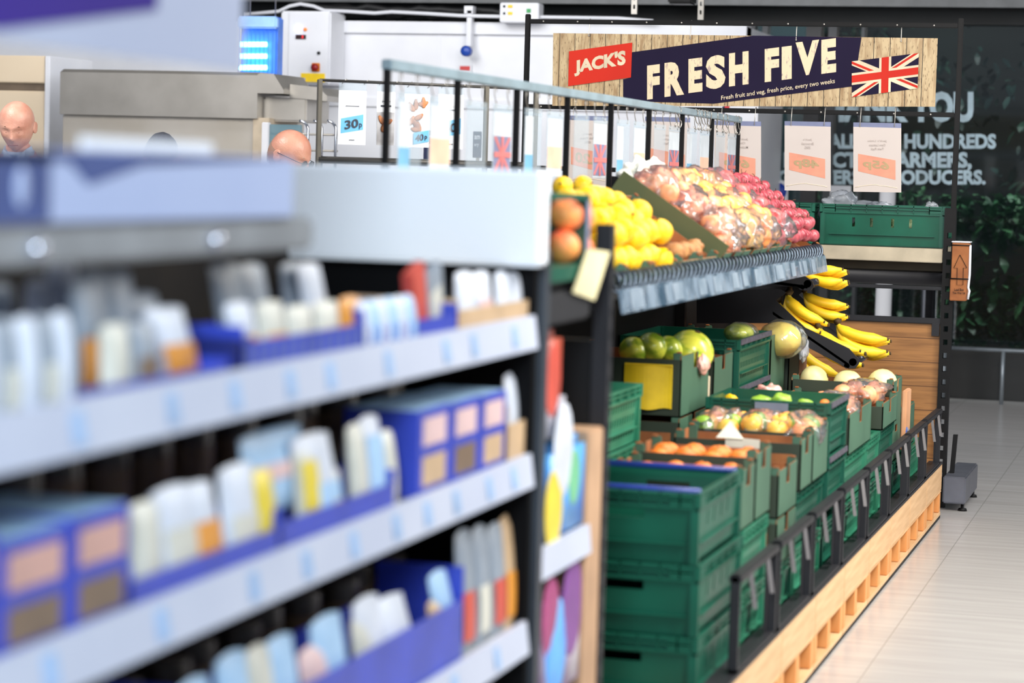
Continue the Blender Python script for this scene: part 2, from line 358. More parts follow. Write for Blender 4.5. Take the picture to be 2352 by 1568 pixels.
# white bollard-like posts by the glazing
for i, (px, y0, y1, r, lab) in enumerate(((2029, 440, 915, .055, 'white cylindrical post standing before the dark glazing'), (2133, 660, 915, .055, 'shiny chrome post at the right before the hedge'))):
    p = at_y(px, 700, 16.8); top = at_y(px, y0, 16.8).z
    bm = nb(); lathe(bm, [(0, 0), (r*1.6, 0), (r*1.6, .015), (r, .02), (r, top), (0, top+.01)], 24, M=Matrix.Translation((p.x, 16.8, 0)))
    tag(obj('barrier_post', bm, WHITE if i == 0 else mat('chrome', (210, 212, 220), .12, 1)), lab, 'post')
t = thing('low_rail', 'pale metal knee rail along the dark plinth at far right', 'rail', (at_y(2160, 795, 17.1).x, 17.1, 0))
bm = nb(); tube(bm, [(0, 0, .375), (1.6, 0, .375)], .014); obj('rail_bar', bm, GREYM, t)
for px in (2170, 2305, 2450):
    x = at_y(px, 800, 17.1).x-t.location.x; bm = nb(); tube(bm, [(x, 0, 0), (x, 0, .37)], .014); obj('rail_leg', bm, GREYM, t)

# ---- high level services
def atb(px, py, y=YB-.1): return at_y(px, py, y)
bm = nb()
rr = random.Random(5)
for k in range(7):
    pts = []
    for i in range(22):
        px = 700+i*24; py = 22+i*.7+rr.uniform(-4, 4)+k*3.0-8; pts.append(atb(px, py, YB+.05+k*.03))
    tube(bm, pts, .022, 6)
tag(obj('cable_bundle', bm, mat('black_cable', (22, 22, 24), .6)), 'thick bundle of black cables above the white bakery wall', 'cable')
bm = nb(); tube(bm, [atb(px, py) for px, py in ((560, 33), (640, 26), (665, 14), (690, 9), (720, 14), (745, 24), (800, 26), (860, 30), (900, 27), (980, 31), (1060, 36), (1150, 38), (1300, 40), (1420, 42), (1500, 48))], .012, 8)
tag(obj('white_conduit', bm, WHITE), 'long white conduit running along the top of the bakery wall', 'conduit')
t = thing('electrical_box', 'white junction box with yellow tabs and green indicator', 'electrical box', atb(1198, 48))
L0 = t.location
def rel(px, py, y=YB-.1): return at_y(px, py, y)-L0
a = rel(1152, 52); c = rel(1242, 8); bm = nb(); rbox(bm, a.x, c.x, -.05, .08, a.z, c.z, .006); obj('housing', bm, WHITE, t)
for py in (16, 32):
    q = rel(1178, py); bm = nb(); box(bm, q.x-.02, q.x+.012, -.054, -.05, q.z-.01, q.z+.01); obj('yellow_tab', bm, YEL, t)
    q = rel(1163, py); bm = nb(); ball(bm, (q.x, -.05, q.z), .009, 10, 8); obj('screw', bm, BLACK, t)
q = rel(1219, 26); bm = nb(); box(bm, q.x-.014, q.x+.014, -.056, -.05, q.z-.013, q.z+.013); obj('green_indicator', bm, mat('green_led', (20, 150, 70), .4), t)
t = thing('wall_socket', 'round blue industrial socket on a white conduit drop', 'socket', atb(1074, 118)); L0 = t.location
bm = nb(); lathe(bm, [(0, 0), (.036, 0), (.036, .05), (.028, .06), (0, .062)], 24, M=Matrix.Rotation(math.pi/2, 4, 'X')); obj('socket_cover', bm, mat('socket_blue', (22, 66, 160), .35), t)
a = rel(1076, 105); c = rel(1076, 24); bm = nb(); box(bm, a.x-.016, a.x+.016, 0, .06, a.z, c.z); box(bm, c.x-.03, c.x+.03, 0, .07, c.z-.02, c.z+.03); obj('conduit_drop', bm, WHITE, t)
t = thing('hazard_notice', 'small white notice with red print below the blue socket', 'notice', atb(1060, 158)); L0 = t.location
bm = nb(); box(bm, -.045, .045, .08, .084, -.03, .03); obj('plate', bm, WHITE, t)
bm = nb(); box(bm, -.035, .035, .076, .08, -.008, .022); obj('red_print', bm, mat('notice_red', (205, 60, 60), .5), t)
for i, px in enumerate((1455, 1608)):
    a = at_y(px-6, 50, 14.2); c = at_y(px+7, 50, 14.2); bm = nb(); z0 = at_y(px, 45 if i else 32, 14.2).z
    holes_wall(bm, (a.x, c.x), (z0, 4.2), [(a.x+.011, c.x-.011, z0+.03+k*.05, z0+.055+k*.05) for k in range(40)], lambda u, v, s: (u, 14.2+s*.02, v))
    tag(obj('ceiling_bracket', bm, STEEL), ['slotted steel channel hanging from the ceiling over FRESH', 'slotted steel channel hanging from the ceiling nearer the word FIVE'][i], 'bracket')
bm = nb(); a = at_y(1056, 10, 18.5); c = at_y(1235, -60, 18.5)
box(bm, a.x, c.x, 18.48, 18.5, a.z, c.z); struct('window_6', bm, mat('daylight_pane', (150, 215, 245), .5, emit=1.6))
bm = nb(); a = at_y(1533, 8, 14.6); c = at_y(1590, -30, 14.6); rbox(bm, a.x, c.x, 14.6, 14.75, a.z, c.z+.1, .01)
rbox(bm, (a.x+c.x)/2-.01, (a.x+c.x)/2+.01, 14.66, 14.69, c.z+.08, 4.2, .002); tag(obj('ceiling_camera', bm, BLACK), 'black dark fitting hung from the ceiling above the banner', 'camera')
# ---- control cabinet
YC = YB-.3
t = thing('control_cabinet', 'white wall control cabinet with lit lamps and red isolator', 'control cabinet', at_y(700, 190, YC)); L0 = t.location
a = rel(642, 192, YC); c = rel(760, 26, YC); bm = nb(); rbox(bm, a.x, c.x, 0, .3, a.z, c.z, .01); obj('cabinet_body', bm, WHITE, t)
bm = nb(); a2 = rel(662, 188, YC); rbox(bm, a2.x, c.x-.008, -.012, 0, a2.z, c.z-.01, .004); obj('door', bm, WHITE, t)
def dot(px, py, r, m, name, e=0):
    q = rel(px, py, YC); bm = nb(); lathe(bm, [(0, 0), (r, 0), (r, .012), (r*.7, .022), (0, .024)], 18, M=Matrix.Translation((q.x, -.01, q.z)) @ Matrix.Rotation(math.pi/2, 4, 'X')); obj(name, bm, m, t)
dot(686, 67, .022, mat('lamp_blue_white', (190, 200, 255), .3, emit=5), 'status_lamp'); dot(703, 68, .012, mat('lamp_orange', (230, 130, 50), .3, emit=.5), 'warning_lamp')
dot(734, 122, .011, BLACK, 'lock')
q = rel(693, 85, YC); bm = nb(); box(bm, q.x-.036, q.x+.036, -.022, -.01, q.z-.014, q.z+.014); obj('display', bm, mat('display_black', (40, 6, 10), .3), t)
bm = nb(); text(bm, '3', quadfn((q.x+.008, -.024, q.z-.009), (q.x+.02, -.024, q.z-.009), (q.x+.02, -.024, q.z+.009), (q.x+.008, -.024, q.z+.009))); obj('digit', bm, mat('led_red', (255, 50, 60), .4, emit=2), t)
q = rel(727, 155, YC); bm = nb(); rbox(bm, q.x-.03, q.x+.03, -.02, -.01, q.z-.03, q.z+.03, .004); k = obj('isolator', bm, mat('isolator_orange', (225, 130, 30), .4), t)
bm = nb(); lathe(bm, [(0, 0), (.024, 0), (.024, .025), (0, .028)], 20, M=Matrix.Translation((q.x, -.02, q.z)) @ Matrix.Rotation(math.pi/2, 4, 'X')); obj('red_knob', bm, mat('isolator_red', (150, 16, 20), .4), k)
a = rel(693, 188, YC); c = rel(748, 169, YC); bm = nb(); box(bm, a.x, c.x, -.018, -.012, a.z, c.z); obj('yellow_warning_label', bm, YEL, t)
# ---- glowing insect killer
YF = 14.6
t = thing('insect_killer', 'blue glowing insect killer with three tubes above the oven', 'insect killer', at_y(590, 172, YF)); L0 = t.location
a = rel(546, 174, YF); c = rel(634, 38, YF); bm = nb(); rbox(bm, a.x, c.x, .03, .14, a.z, c.z, .01); obj('housing', bm, mat('killer_blue_body', (70, 130, 235), .4), t)
bm = nb(); c2 = rel(634, 66, YF); rbox(bm, a.x-.01, c.x+.012, -.02, .03, c2.z, c.z, .01); obj('hood', bm, mat('killer_pale_hood', (150, 190, 245), .4), t)
for py in (102, 129, 155):
    p = rel(551, py, YF); q = rel(612, py, YF); bm = nb(); tube(bm, [(p.x, 0, p.z), (q.x, 0, q.z)], .016, 12); obj('lamp_tube', bm, mat('uv_tube', (120, 225, 255), .4, emit=9), t)
bm = nb()
for k in range(9):
    x = a.x+.01+k*(c.x-a.x-.02)/8; tube(bm, [(x, -.02, a.z+.01), (x, -.02, c2.z)], .0018, 5)
obj('guard_grille', bm, mat('grille_blue', (60, 120, 220), .4), t)
bm = nb()
for x in (a.x+.04, c.x-.04): tube(bm, [(x, .09, c.z-.01), (x, .09, 4.2-L0.z)], .004, 6)
obj('hanger_wire', bm, STEEL, t)
# ---- steel ovens and the cream cabinet
YO = 13.6
t = thing('bakery_oven', 'long stainless steel oven hood and casing behind two shoppers', 'oven', at_y(380, 370, YO)); t.location.z = 0; L0 = t.location
a = rel(137, 262, YO); c = rel(590, 165, YO); c = Vector((rel(592, 180, YO).x, 0, c.z))
bm = nb(); prism(bm, [(a.x, 0, a.z), (a.x, 0, c.z-.02), (a.x+.0, .05, c.z), (a.x, .8, c.z), (a.x, .8, a.z)], (c.x-a.x, 0, 0)); obj('hood', bm, STEEL, t)
bm = nb(); rbox(bm, a.x, c.x, .04, .8, 0, a.z, .006); obj('casing', bm, mat('warm_steel', (196, 190, 182), .42, .5, (182, 174, 162), 2), t)
bm = nb(); q = rel(578, 262, YO); rbox(bm, q.x, c.x+.07, .02, .5, 0, q.z-.02, .004); obj('door_panel', bm, mat('beige_panel', (190, 174, 152), .5), t)
e = rel(648, 215, YO); g = rel(738, 225, YO)
bm = nb(); prism(bm, [(c.x, 0, c.z-.01), (c.x+.1, 0, c.z-.01), (e.x+.01, 0, e.z+.02), (e.x+.01, 0, e.z), (c.x, 0, e.z)], (0, .5, 0)); obj('chimney_elbow', bm, STEEL, t)
bm = nb(); prism(bm, [(e.x+.01, .1, e.z+.06), (g.x-.06, .1, e.z+.045), (g.x, .1, e.z-.005), (g.x, .1, g.z-.015), (e.x+.01, .1, e.z-.02)], (0, .4, 0)); obj('canopy', bm, STEEL, t)
bm = nb(); rbox(bm, c.x, rel(690, 250, YO).x, .1, .5, rel(640, 278, YO).z, e.z-.02, .01); obj('neck', bm, STEEL, t)
t = thing('cream_cabinet', 'tall cream cabinet with dark band behind the bald man', 'cabinet', at_y(50, 300, 14.0)); t.location.z = 0; L0 = t.location
CR = mat('cream_steel', (228, 210, 184), .35, col2=(220, 200, 172), nscale=1)
x0 = rel(-60, 200, 14).x; x1 = rel(104, 200, 14).x; zb = rel(50, 190, 14).z
bm = nb(); rbox(bm, x0, x1, 0, .6, 0, zb-.05, .006); obj('cabinet_body', bm, CR, t)
bm = nb(); rbox(bm, x0, x1, .02, .6, zb-.05, zb, .004); obj('dark_band', bm, mat('taupe', (120, 104, 88), .5), t)
bm = nb(); rbox(bm, x0, x1, 0, .6, zb, zb+.17, .006); obj('top_box', bm, CR, t)
bm = nb(); rbox(bm, x1, x1+.035, -.01, .6, 0, zb+.17, .004); obj('edge_post', bm, WHITE, t)
t = thing('blue_light_strip', 'pale blue lit strips in the gap beside the cream cabinet', 'light', at_y(126, 190, 14.4)); L0 = t.location
for py in (176, 215): 
    q = rel(126, py, 14.4); bm = nb(); tube(bm, [(q.x-.035, 0, q.z), (q.x+.035, 0, q.z)], .009, 8); obj('light_tube', bm, mat('strip_blue', (140, 200, 255), .4, emit=1.6), t)
bm = nb(); rbox(bm, -.05, .06, .03, .06, -1.9, .12, .004); obj('backplate', bm, mat('blue_grey_panel', (120, 140, 175), .5), t)
# chrome curved handles of a bakery trolley
YT = 12.6
t = thing('bakery_trolley', 'tall glass sided bakery trolley with curved chrome handles', 'trolley', at_y(715, 360, YT)); t.location.z = 0; L0 = t.location
a = rel(608, 285, YT)
bm = nb(); rbox(bm, a.x, rel(692, 300, YT).x, 0, .02, .2, a.z, .004); obj('glass_side', bm, film('trolley_glass', (120, 160, 175), .55, .2), t)
bm = nb(); rbox(bm, a.x-.01, a.x+.03, -.02, .02, .1, a.z+.01, .004); obj('white_edge', bm, WHITE, t)
for px in (706, 738, 770):
    pts = [rel(px, 278, YT)+Vector((-.045+.05*math.sin(k*.31)+0, 0, .05*math.cos(k*.31)-.05)) for k in range(6)]; pts.append(Vector((pts[-1].x, 0, .15)))
    bm = nb(); tube(bm, pts, .008, 8); obj('chrome_handle', bm, mat('chrome', (210, 212, 220), .12, 1), t)
bm = nb()
for z in (rel(700, 308, YT).z, rel(700, 345, YT).z): tube(bm, [(a.x, .01, z), (rel(775, 300, YT).x, .01, z)], .006, 6)
obj('trolley_rails', bm, STEEL, t)
bm = nb(); rbox(bm, a.x, rel(778, 300, YT).x, -.2, .3, .08, .12, .01); obj('trolley_base', bm, STEEL, t)
for xx in (a.x+.04, rel(770, 300, YT).x):
    for yy in (-.16, .26): bm = nb(); lathe(bm, [(0, -.012), (.04, -.012), (.04, .012), (0, .012)], 16, M=Matrix.Translation((xx, yy, .04)) @ Matrix.Rotation(math.pi/2, 4, 'Y')); obj('castor', bm, BLACK, t)
# navy bakery sign panels
NAVY = mat('navy_print', (18, 30, 78), .5); LW = mat('white_print', (225, 228, 240), .5)
for i, (x0, x1, y0, y1, s) in enumerate(((972, 1006, 300, 366, ('Fres', 'bak')), (1085, 1106, 302, 362, ('am', 'ery')))):
    yy = 13.0; t = thing('bakery_sign', ['navy bakery notice with white words beside the 40p card', 'small navy bakery notice to the right of the last bread card'][i], 'sign', at_y((x0+x1)/2, y1, yy)); L0 = t.location
    a = rel(x0, y1, yy); c = rel(x1, y0, yy); bm = nb(); rbox(bm, a.x, c.x, 0, .01, a.z, c.z, .002); obj('panel', bm, NAVY, t)
    bm = nb(); text(bm, s[0], quadfn(rel(x0+5, y0+18, yy), rel(x1-3, y0+18, yy), rel(x1-3, y0+9, yy), rel(x0+5, y0+9, yy)), .02); text(bm, s[1], quadfn(rel(x0+5, y0+36, yy), rel(x1-6, y0+36, yy), rel(x1-6, y0+28, yy), rel(x0+5, y0+28, yy)), .01)
    for v in bm.verts: v.co.y -= .004
    obj('lettering', bm, LW, t)
    bm = nb(); tube(bm, [((a.x+c.x)/2, .02, a.z), ((a.x+c.x)/2, .02, -L0.z)], .01); obj('stand', bm, STEEL, t)
# low grey case under wall
bm = nb(); a = at_y(760, 0, 15.0).x; rbox(bm, a, at_y(1240, 0, 15).x, 15.0, 15.7, 0, 1.25, .01); tag(obj('bakery_counter', bm, STEEL), 'low steel bakery counter against the white wall', 'counter')
#@@PEOPLE
t = thing('bakery_poster', 'red white and blue poster behind the banner lower edge', 'poster', at_y(1700, 300, 14.6)); L0 = t.location
a = rel(1655, 330, 14.6); c = rel(1742, 235, 14.6); bm = nb(); box(bm, a.x, c.x, 0, .006, a.z, c.z); obj('sheet', bm, WHITE, t)
bm = nb(); q = rel(1662, 330, 14.6).x; q2 = rel(1684, 0, 14.6).x; box(bm, q, q2, -.003, 0, c.z-.06, c.z); obj('red_block', bm, mat('poster_red', (210, 50, 60), .5), t)
bm = nb(); box(bm, q-.012, q, -.003, 0, c.z-.1, c.z); obj('blue_edge', bm, NAVY, t)
bm = nb(); tube(bm, [((a.x+c.x)/2, .02, a.z), ((a.x+c.x)/2, .02, -L0.z)], .012); obj('stand', bm, STEEL, t)
# ================================================================== PEOPLE
def skin_mesh(name, verts, edges, radii, levels=2, root=0):
    me = bpy.data.meshes.new(name); me.from_pydata(verts, edges, []); o = bpy.data.objects.new(name, me); C.objects.link(o)
    sk = o.modifiers.new('s', 'SKIN'); sk.use_smooth_shade = True
    for i, v in enumerate(me.skin_vertices[0].data):
        r = radii[i]; v.radius = r if hasattr(r, '__len__') else (r, r); v.use_root = (i == root)
    if levels: sb = o.modifiers.new('d', 'SUBSURF'); sb.levels = levels; sb.render_levels = levels
    dg = bpy.context.evaluated_depsgraph_get(); dg.update()
    m2 = bpy.data.meshes.new_from_object(o.evaluated_get(dg)); bpy.data.objects.remove(o); bpy.data.meshes.remove(me)
    bm = nb(); bm.from_mesh(m2); bpy.data.meshes.remove(m2)
    for f in bm.faces: f.smooth = True
    return bm
G = lambda x, z, cx, cz, sx, sz: math.exp(-((x-cx)/sx)**2-((z-cz)/sz)**2)
def head_bm(bm, M):
    """face looks along -Y, crown up; origin at the centre of the skull"""
    t = nb(); bmesh.ops.create_uvsphere(t, u_segments=72, v_segments=54, radius=1)
    for v in t.verts:
        x, y, z = v.co; zz = z*.122; w = .077
        if z < 0: w *= 1-.34*(-z)**1.6
        if z > 0: w *= 1+.09*math.sin(math.pi*z)
        if z > .45: zz = .122*(z-.22*(z-.45)**2)
        X = x*w; Y = y*.098
        if y > 0: Y *= 1.03
        else: Y *= 1-.05*max(0, -z)
        if z < -.25 and y > 0: Y *= 1-.30*min(1, (-z-.25)*1.4)
        if y < .1:
            f = min(1, (-y+.1)*1.6)
            d = .024*G(X, zz, 0, -.030, .011, .014)+.013*G(X, zz, 0, -.008, .008, .020)      # nose
            d += .004*G(X, zz, .013, -.034, .006, .007)+.004*G(X, zz, -.013, -.034, .006, .007)
            d += .005*G(X, zz, 0, .020, .045, .009)                                             # brow
            d -= .010*(G(X, zz, .030, .004, .014, .010)+G(X, zz, -.030, .004, .014, .010))      # sockets
            d += .0045*(G(X, zz, .030, .002, .009, .006)+G(X, zz, -.030, .002, .009, .006))     # eyelids
            d += .005*G(X, zz, 0, -.058, .018, .005)+.005*G(X, zz, 0, -.068, .015, .005)-.003*G(X, zz, 0, -.063, .020, .002)
            d += .010*G(X, zz, 0, -.098, .022, .016)                                            # chin
            d += .004*(G(X, zz, .044, -.022, .016, .016)+G(X, zz, -.044, -.022, .016, .016))
            Y -= d*f
        v.co = Vector((X, Y, zz))
    for f in t.faces: f.smooth = True
    for s in (-1, 1):                                                                           # ears
        e = nb(); bmesh.ops.create_uvsphere(e, u_segments=16, v_segments=12, radius=1)
        for v in e.verts:
            k = v.co.copy(); rim = math.hypot(k.y, k.z)
            v.co = Vector((s*(.075+k.x*.007+.010*rim*(k.y*.6+.5)), .012+k.y*.018+(.004 if k.z > 0 else -.002), -.012+k.z*(.029 if k.z > 0 else .025)))
        for f in e.faces: f.smooth = True
        merge(t, e)
    merge(bm, t, M)
def person(label, x, y, top, look, tilt, skin, hairdef, suit, shirt, glasses=False, lean=0):
    """standing figure, facing direction look (radians, 0 = towards -Y), head bent forward by tilt"""
    t = thing('person', label, 'person', (x, y, 0), look)
    H = top; hz = H-.122; s = H/1.75
    j = {}
    P = [(0, .0, .98*s), (0, .01, 1.12*s), (0, .01, 1.30*s), (0, .015, 1.44*s), (0, .0, 1.53*s), (0, -.015, hz-.06)]
    R = [(.15, .11), (.14, .10), (.165, .115), (.12, .09), (.058, .06), (.055, .058)]
    E_ = [(0, 1), (1, 2), (2, 3), (3, 4), (4, 5)]
    fingers = []
    for sx in (-1, 1):
        b = len(P); P += [(sx*.17, .01, 1.43*s), (sx*.23, .03, 1.14*s), (sx*.13, -.20, 1.06*s), (sx*.10, -.27, 1.08*s)]
        R += [.062, .048, .032, (.036, .02)]; E_ += [(3, b), (b, b+1), (b+1, b+2), (b+2, b+3)]
        hb = len(P)
        P += [(sx*.10, .0, .88*s), (sx*.11, -.01, .50*s), (sx*.11, .01, .09*s), (sx*.115, -.13, .035)]; R += [.088, .062, .042, (.045, .03)]
        E_ += [(0, hb), (hb, hb+1), (hb+1, hb+2), (hb+2, hb+3)]
        fingers.append((sx, Vector(P[b+3])))
    R = [r*.84 if not hasattr(r, '__len__') else (r[0]*.84, r[1]*.84) for r in R]; R[4] = (.056, .058); R[5] = (.053, .056)
    bm = skin_mesh('figure', P, E_, R, 1)
    for sx, w in fingers:
        for q in range(4):
            a = w+Vector((sx*(-.026+.017*q), -.015, .004)); ln = (.066, .076, .072, .056)[q]
            tube(bm, [a, a+Vector((0, -ln*.45, .006)), a+Vector((-sx*.006, -ln*.8, -.012)), a+Vector((-sx*.008, -ln*.92, -.03))], .008, 8, rs=[.0095, .009, .0085, .006])
        a = w+Vector((-sx*.03, .02, .006)); tube(bm, [a, a+Vector((-sx*.028, -.02, .006)), a+Vector((-sx*.036, -.05, -.002))], .01, 8, rs=[.013, .011, .008])
    M = Matrix.Translation((0, -.03, hz)) @ Matrix.Rotation(tilt, 4, 'X')
    head_bm(bm, M)
    obj('body', bm, skin, t)
    # jacket: sleeves and torso over the body, trousers, shoes
    P2 = [(0, .0, .86*s), (0, .01, 1.12*s), (0, .01, 1.32*s), (0, .02, 1.44*s), (0, .02, 1.485*s)]; R2 = [(.19, .14), (.17, .13), (.20, .145), (.185, .13), (.11, .10)]
    E2 = [(0, 1), (1, 2), (2, 3), (3, 4)]
    for sx in (-1, 1):
        b = len(P2); P2 += [(sx*.18, .01, 1.425*s), (sx*.235, .03, 1.14*s), (sx*.135, -.19, 1.062*s)]; R2 += [.078, .062, .046]; E2 += [(3, b), (b, b+1), (b+1, b+2)]
    obj('jacket', skin_mesh('jacket', P2, E2, R2, 2), suit, t)
    P3 = [(0, .0, .93*s)]; R3 = [(.16, .12)]; E3 = []
    for sx in (-1, 1):
        b = len(P3); P3 += [(sx*.10, 0, .84*s), (sx*.11, -.01, .50*s), (sx*.11, .01, .07*s)]; R3 += [.105, .078, .06]; E3 += [(0, b), (b, b+1), (b+1, b+2)]
    obj('trousers', skin_mesh('trousers', P3, E3, R3, 1), mat('dark_trousers', (34, 38, 50), .8), t)
    for sx in (-1, 1):
        bm = nb(); ball(bm, (sx*.115, -.06, .04), (.048, .14, .04), 14, 10); obj('shoe', bm, BLACK, t)
    bm = nb()
    n = Vector((0, -.012, 1.50*s))
    for k in range(2):
        sg = -1 if k else 1
        prism(bm, [n+Vector((0, -.075, -.03)), n+Vector((sg*.05, -.062, .015)), n+Vector((sg*.062, .0, .035)), n+Vector((sg*.075, .0, .0)), n+Vector((sg*.045, -.085, -.055))], (0, .006, .008))
    tube(bm, [n+Vector((.063*math.cos(a), .01+.063*math.sin(a), .012+.012*math.sin(a))) for a in [2*math.pi*k/16 for k in range(17)]], .012, 8)
    obj('shirt_collar', bm, shirt, t)
    # brows, lashes and hair
    hm = mat('brow_'+hairdef[0], hairdef[1], .9)
    for sx in (-1, 1):
        bm = nb(); tube(bm, [M @ Vector(p) for p in ((sx*.014, -.093, .020), (sx*.03, -.090, .026), (sx*.046, -.076, .020))], .0022, 6); obj('eyebrow', bm, hm, t)
        bm = nb(); tube(bm, [M @ Vector(p) for p in ((sx*.018, -.0865, -.001), (sx*.028, -.0875, -.004), (sx*.041, -.078, -.001))], .0014, 6); obj('eyelashes', bm, hm, t)
    bm = nb(); tube(bm, [M @ Vector(p) for p in ((-.022, -.0895, -.063), (0, -.0965, -.062), (.022, -.0895, -.063))], .0016, 6); obj('lip_line', bm, mat('lip', (150, 80, 72), .5), t)
    bm = nb()
    tt = nb(); bmesh.ops.create_uvsphere(tt, u_segments=40, v_segments=28, radius=1)
    full = hairdef[2]
    dead = []
    for v in tt.verts:
        x, y, z = v.co
        keep = (z > .25 or (y > -.05 and z > -.45)) if full else (y > .05+.3*noise.noise(v.co*3) and -.6 < z < .35+.3*y+.25*noise.noise(v.co*4))
        w = .077*(1-.34*(-z)**1.6 if z < 0 else 1)
        k = 1.07 if full else 1.02
        if full: k += .02*noise.noise(v.co*6)
        v.co = Vector((x*w*k, y*.1015*k, z*.122*k))
        if not keep: dead.append(v)
    bmesh.ops.delete(tt, geom=dead, context='VERTS')
    for f in tt.faces: f.smooth = True
    merge(bm, tt, M)
    if hairdef[2] is not None: obj('hair', bm, mat('hair_'+hairdef[0], hairdef[1], .85, alpha=1 if full else .5, bump=.4, bscale=300), t)
    if glasses:
        g = nb(); GM = mat('glasses_frame', (28, 28, 32), .35)
        for sx in (-1, 1):
            c = Vector((sx*.031, -.104, .001))
            tube(g, [M @ (c+Vector((.021*math.cos(a), 0, .015*math.sin(a)))) for a in [2*math.pi*k/20 for k in range(21)]], .0016, 6)
            tube(g, [M @ Vector(p) for p in ((sx*.052, -.103, .004), (sx*.076, -.09, .006), (sx*.083, .015, .004))], .0015, 6)
        tube(g, [M @ Vector(p) for p in ((-.010, -.104, .003), (0, -.107, .006), (.010, -.104, .003))], .0015, 6)
        go = obj('glasses', g, GM, t)
        for sx in (-1, 1):
            g = nb(); lathe(g, [(0, 0), (.0195, 0)], 20, M=M @ Matrix.Translation((sx*.031, -.1035, .001)) @ Matrix.Rotation(math.pi/2, 4, 'X') @ Matrix.Diagonal((1, .75, 1, 1)))
            obj('lens', g, film('spectacle_lens', (220, 235, 245), .15, .05), go)
    return t
SK1 = mat('ruddy_skin', (216, 164, 144), .42, col2=(198, 138, 118), nscale=14, sss=.1, bump=.15, bscale=120)
SK2 = mat('sunned_skin', (214, 158, 136), .38, col2=(194, 130, 108), nscale=10, sss=.1, bump=.15, bscale=120)
SUITN = mat('navy_suit', (30, 38, 62), .8, bump=.2, bscale=400); SUITG = mat('charcoal_suit', (44, 46, 54), .8, bump=.2, bscale=400)
p = at_y(43, 300, 10.2)
person('bald man in a navy suit and pale collar looking down', p.x, 10.2, 1.775, .22, .34, SK1, ('stubble', (120, 84, 66), None), SUITN, mat('pale_shirt', (190, 205, 230), .7))
p = at_y(651, 340, 10.2)
person('balding man with dark rimmed glasses seen in profile, head bowed', p.x, 10.2, 1.675, 1.42, .40, SK2, ('grey', (186, 160, 142), False), SUITG, WHITE, glasses=True)
p = at_y(375, 300, 10.0)
person('person with dark hair bent low behind the gondola, only the crown showing', p.x, 10.0, 1.635, .3, .5, SK1, ('dark', (38, 38, 52), True), SUITG, WHITE)
#@@END FIXTURE
# ================================================================== END FIXTURE with banner
YE = 11.45
E_ = lambda px, py, y=YE: at_y(px, py, y)
PXR = -1.115; PXL = -3.175
t = thing('display_stand', 'black steel display stand with slotted uprights and wooden lower panel', 'display stand', (PXR, YE, 0)); L0 = t.location
def part(name, bm, m, par=None):
    for v in bm.verts: v.co -= L0
    return obj(name, bm, m, par or t)
zt = E_(2186, 478).z
bm = nb(); w2 = .026
sl = [(PXR-.010, PXR+.010, .14+k*.062, .14+k*.062+.026) for k in range(int((zt-.2)/.062))]
holes_wall(bm, (PXR-w2, PXR+w2), (0, zt), sl, lambda u, v, s: (u, YE-.02+s*.05, v)); part('upright', bm, BLACK)
sl = [(PXL-.010, PXL+.010, h[2], h[3]) for h in sl]
bm = nb(); holes_wall(bm, (PXL-w2, PXL+w2), (0, zt), sl, lambda u, v, s: (u, YE-.02+s*.05, v)); part('upright', bm, BLACK)
ztop = 2.27
for x in (PXR+.012, PXL): bm = nb(); rbox(bm, x-.012, x+.012, YE-.012, YE+.012, zt-.02, ztop, .003); part('post', bm, BLACK)
for nm, z in (('top_bar', E_(1700, 54).z), ('middle_bar', E_(1700, 254).z), ('lower_bar', 1.53)):
    bm = nb(); rbox(bm, PXL, PXR if nm != 'lower_bar' else PXL+.9, YE-.01, YE+.01, z-.011, z+.011, .003); part(nm, bm, BLACK)
    if nm != 'lower_bar':
        bm = nb()
        for k in range(12):
            x = PXL+.08+k*.17; ball(bm, (x, YE-.011, z), (.004, .001, .004), 8, 6)
        part('rivets', bm, STEEL)
zs = E_(2000, 566).z
bm = nb(); box(bm, PXL, PXR-.03, YE+.0, YE+.65, zs-.02, zs); part('shelf', bm, mat('warm_grey_shelf', (160, 148, 128), .4))
bm = nb(); zf = E_(2000, 598).z; rbox(bm, PXL, PXR-.03, YE-.01, YE+.02, zf, zs-.0, .003); part('shelf_edge', bm, mat('beige_shelf_edge', (196, 182, 158), .4, .3))
bm = nb(); prism(bm, [(PXL, YE+.02, zf), (PXL, YE+.10, zf-.03), (PXL, YE+.10, zf-.075), (PXL, YE+.03, zf-.04)], (PXR-PXL-.03, 0, 0)); part('sloping_lip', bm, mat('dark_bronze', (58, 54, 48), .35, .5))
za = E_(2000, 632).z; bm = nb(); tube(bm, [(PXL, YE+.08, za), (PXR-.03, YE+.08, za)], .042, 20); part('bar_tube', bm, CHAR)
zb = E_(2000, 655).z; bm = nb(); rbox(bm, PXL, PXR-.02, YE-.01, YE+.015, zb-.012, zb+.006, .003); part('cross_bar', bm, CHAR)
z1 = E_(2000, 735).z; z0 = .05
bm = nb(); box(bm, PXL+.02, PXR-.02, YE+.005, YE+.025, z0, z1); part('wood_panel', bm, planks('oak_panel', 2, .112, (156, 108, 60), (128, 86, 46), .035, (2, 1, 30), 2.2, .5, (90, 55, 25)))
bm = nb(); rbox(bm, PXL, PXR-.02, YE-.012, YE+.012, z1-.005, z1+.022, .003); box(bm, PXR-.065, PXR-.03, YE-.014, YE, z1-.06, z1); part('panel_rail', bm, CHAR)
bm = nb(); rbox(bm, -1.09, -.985, YE-.12, YE+.5, .035, .16, .006); part('base_foot', bm, mat('grey_foot', (96, 98, 108), .4, .3))
bm = nb(); prism(bm, [(-1.075, YE+.02, .16), (-1.055, YE+.02, .16), (-1.045, YE+.02, .34), (-1.065, YE+.02, .34)], (0, .03, 0)); part('foot_bracket', bm, BLACK)
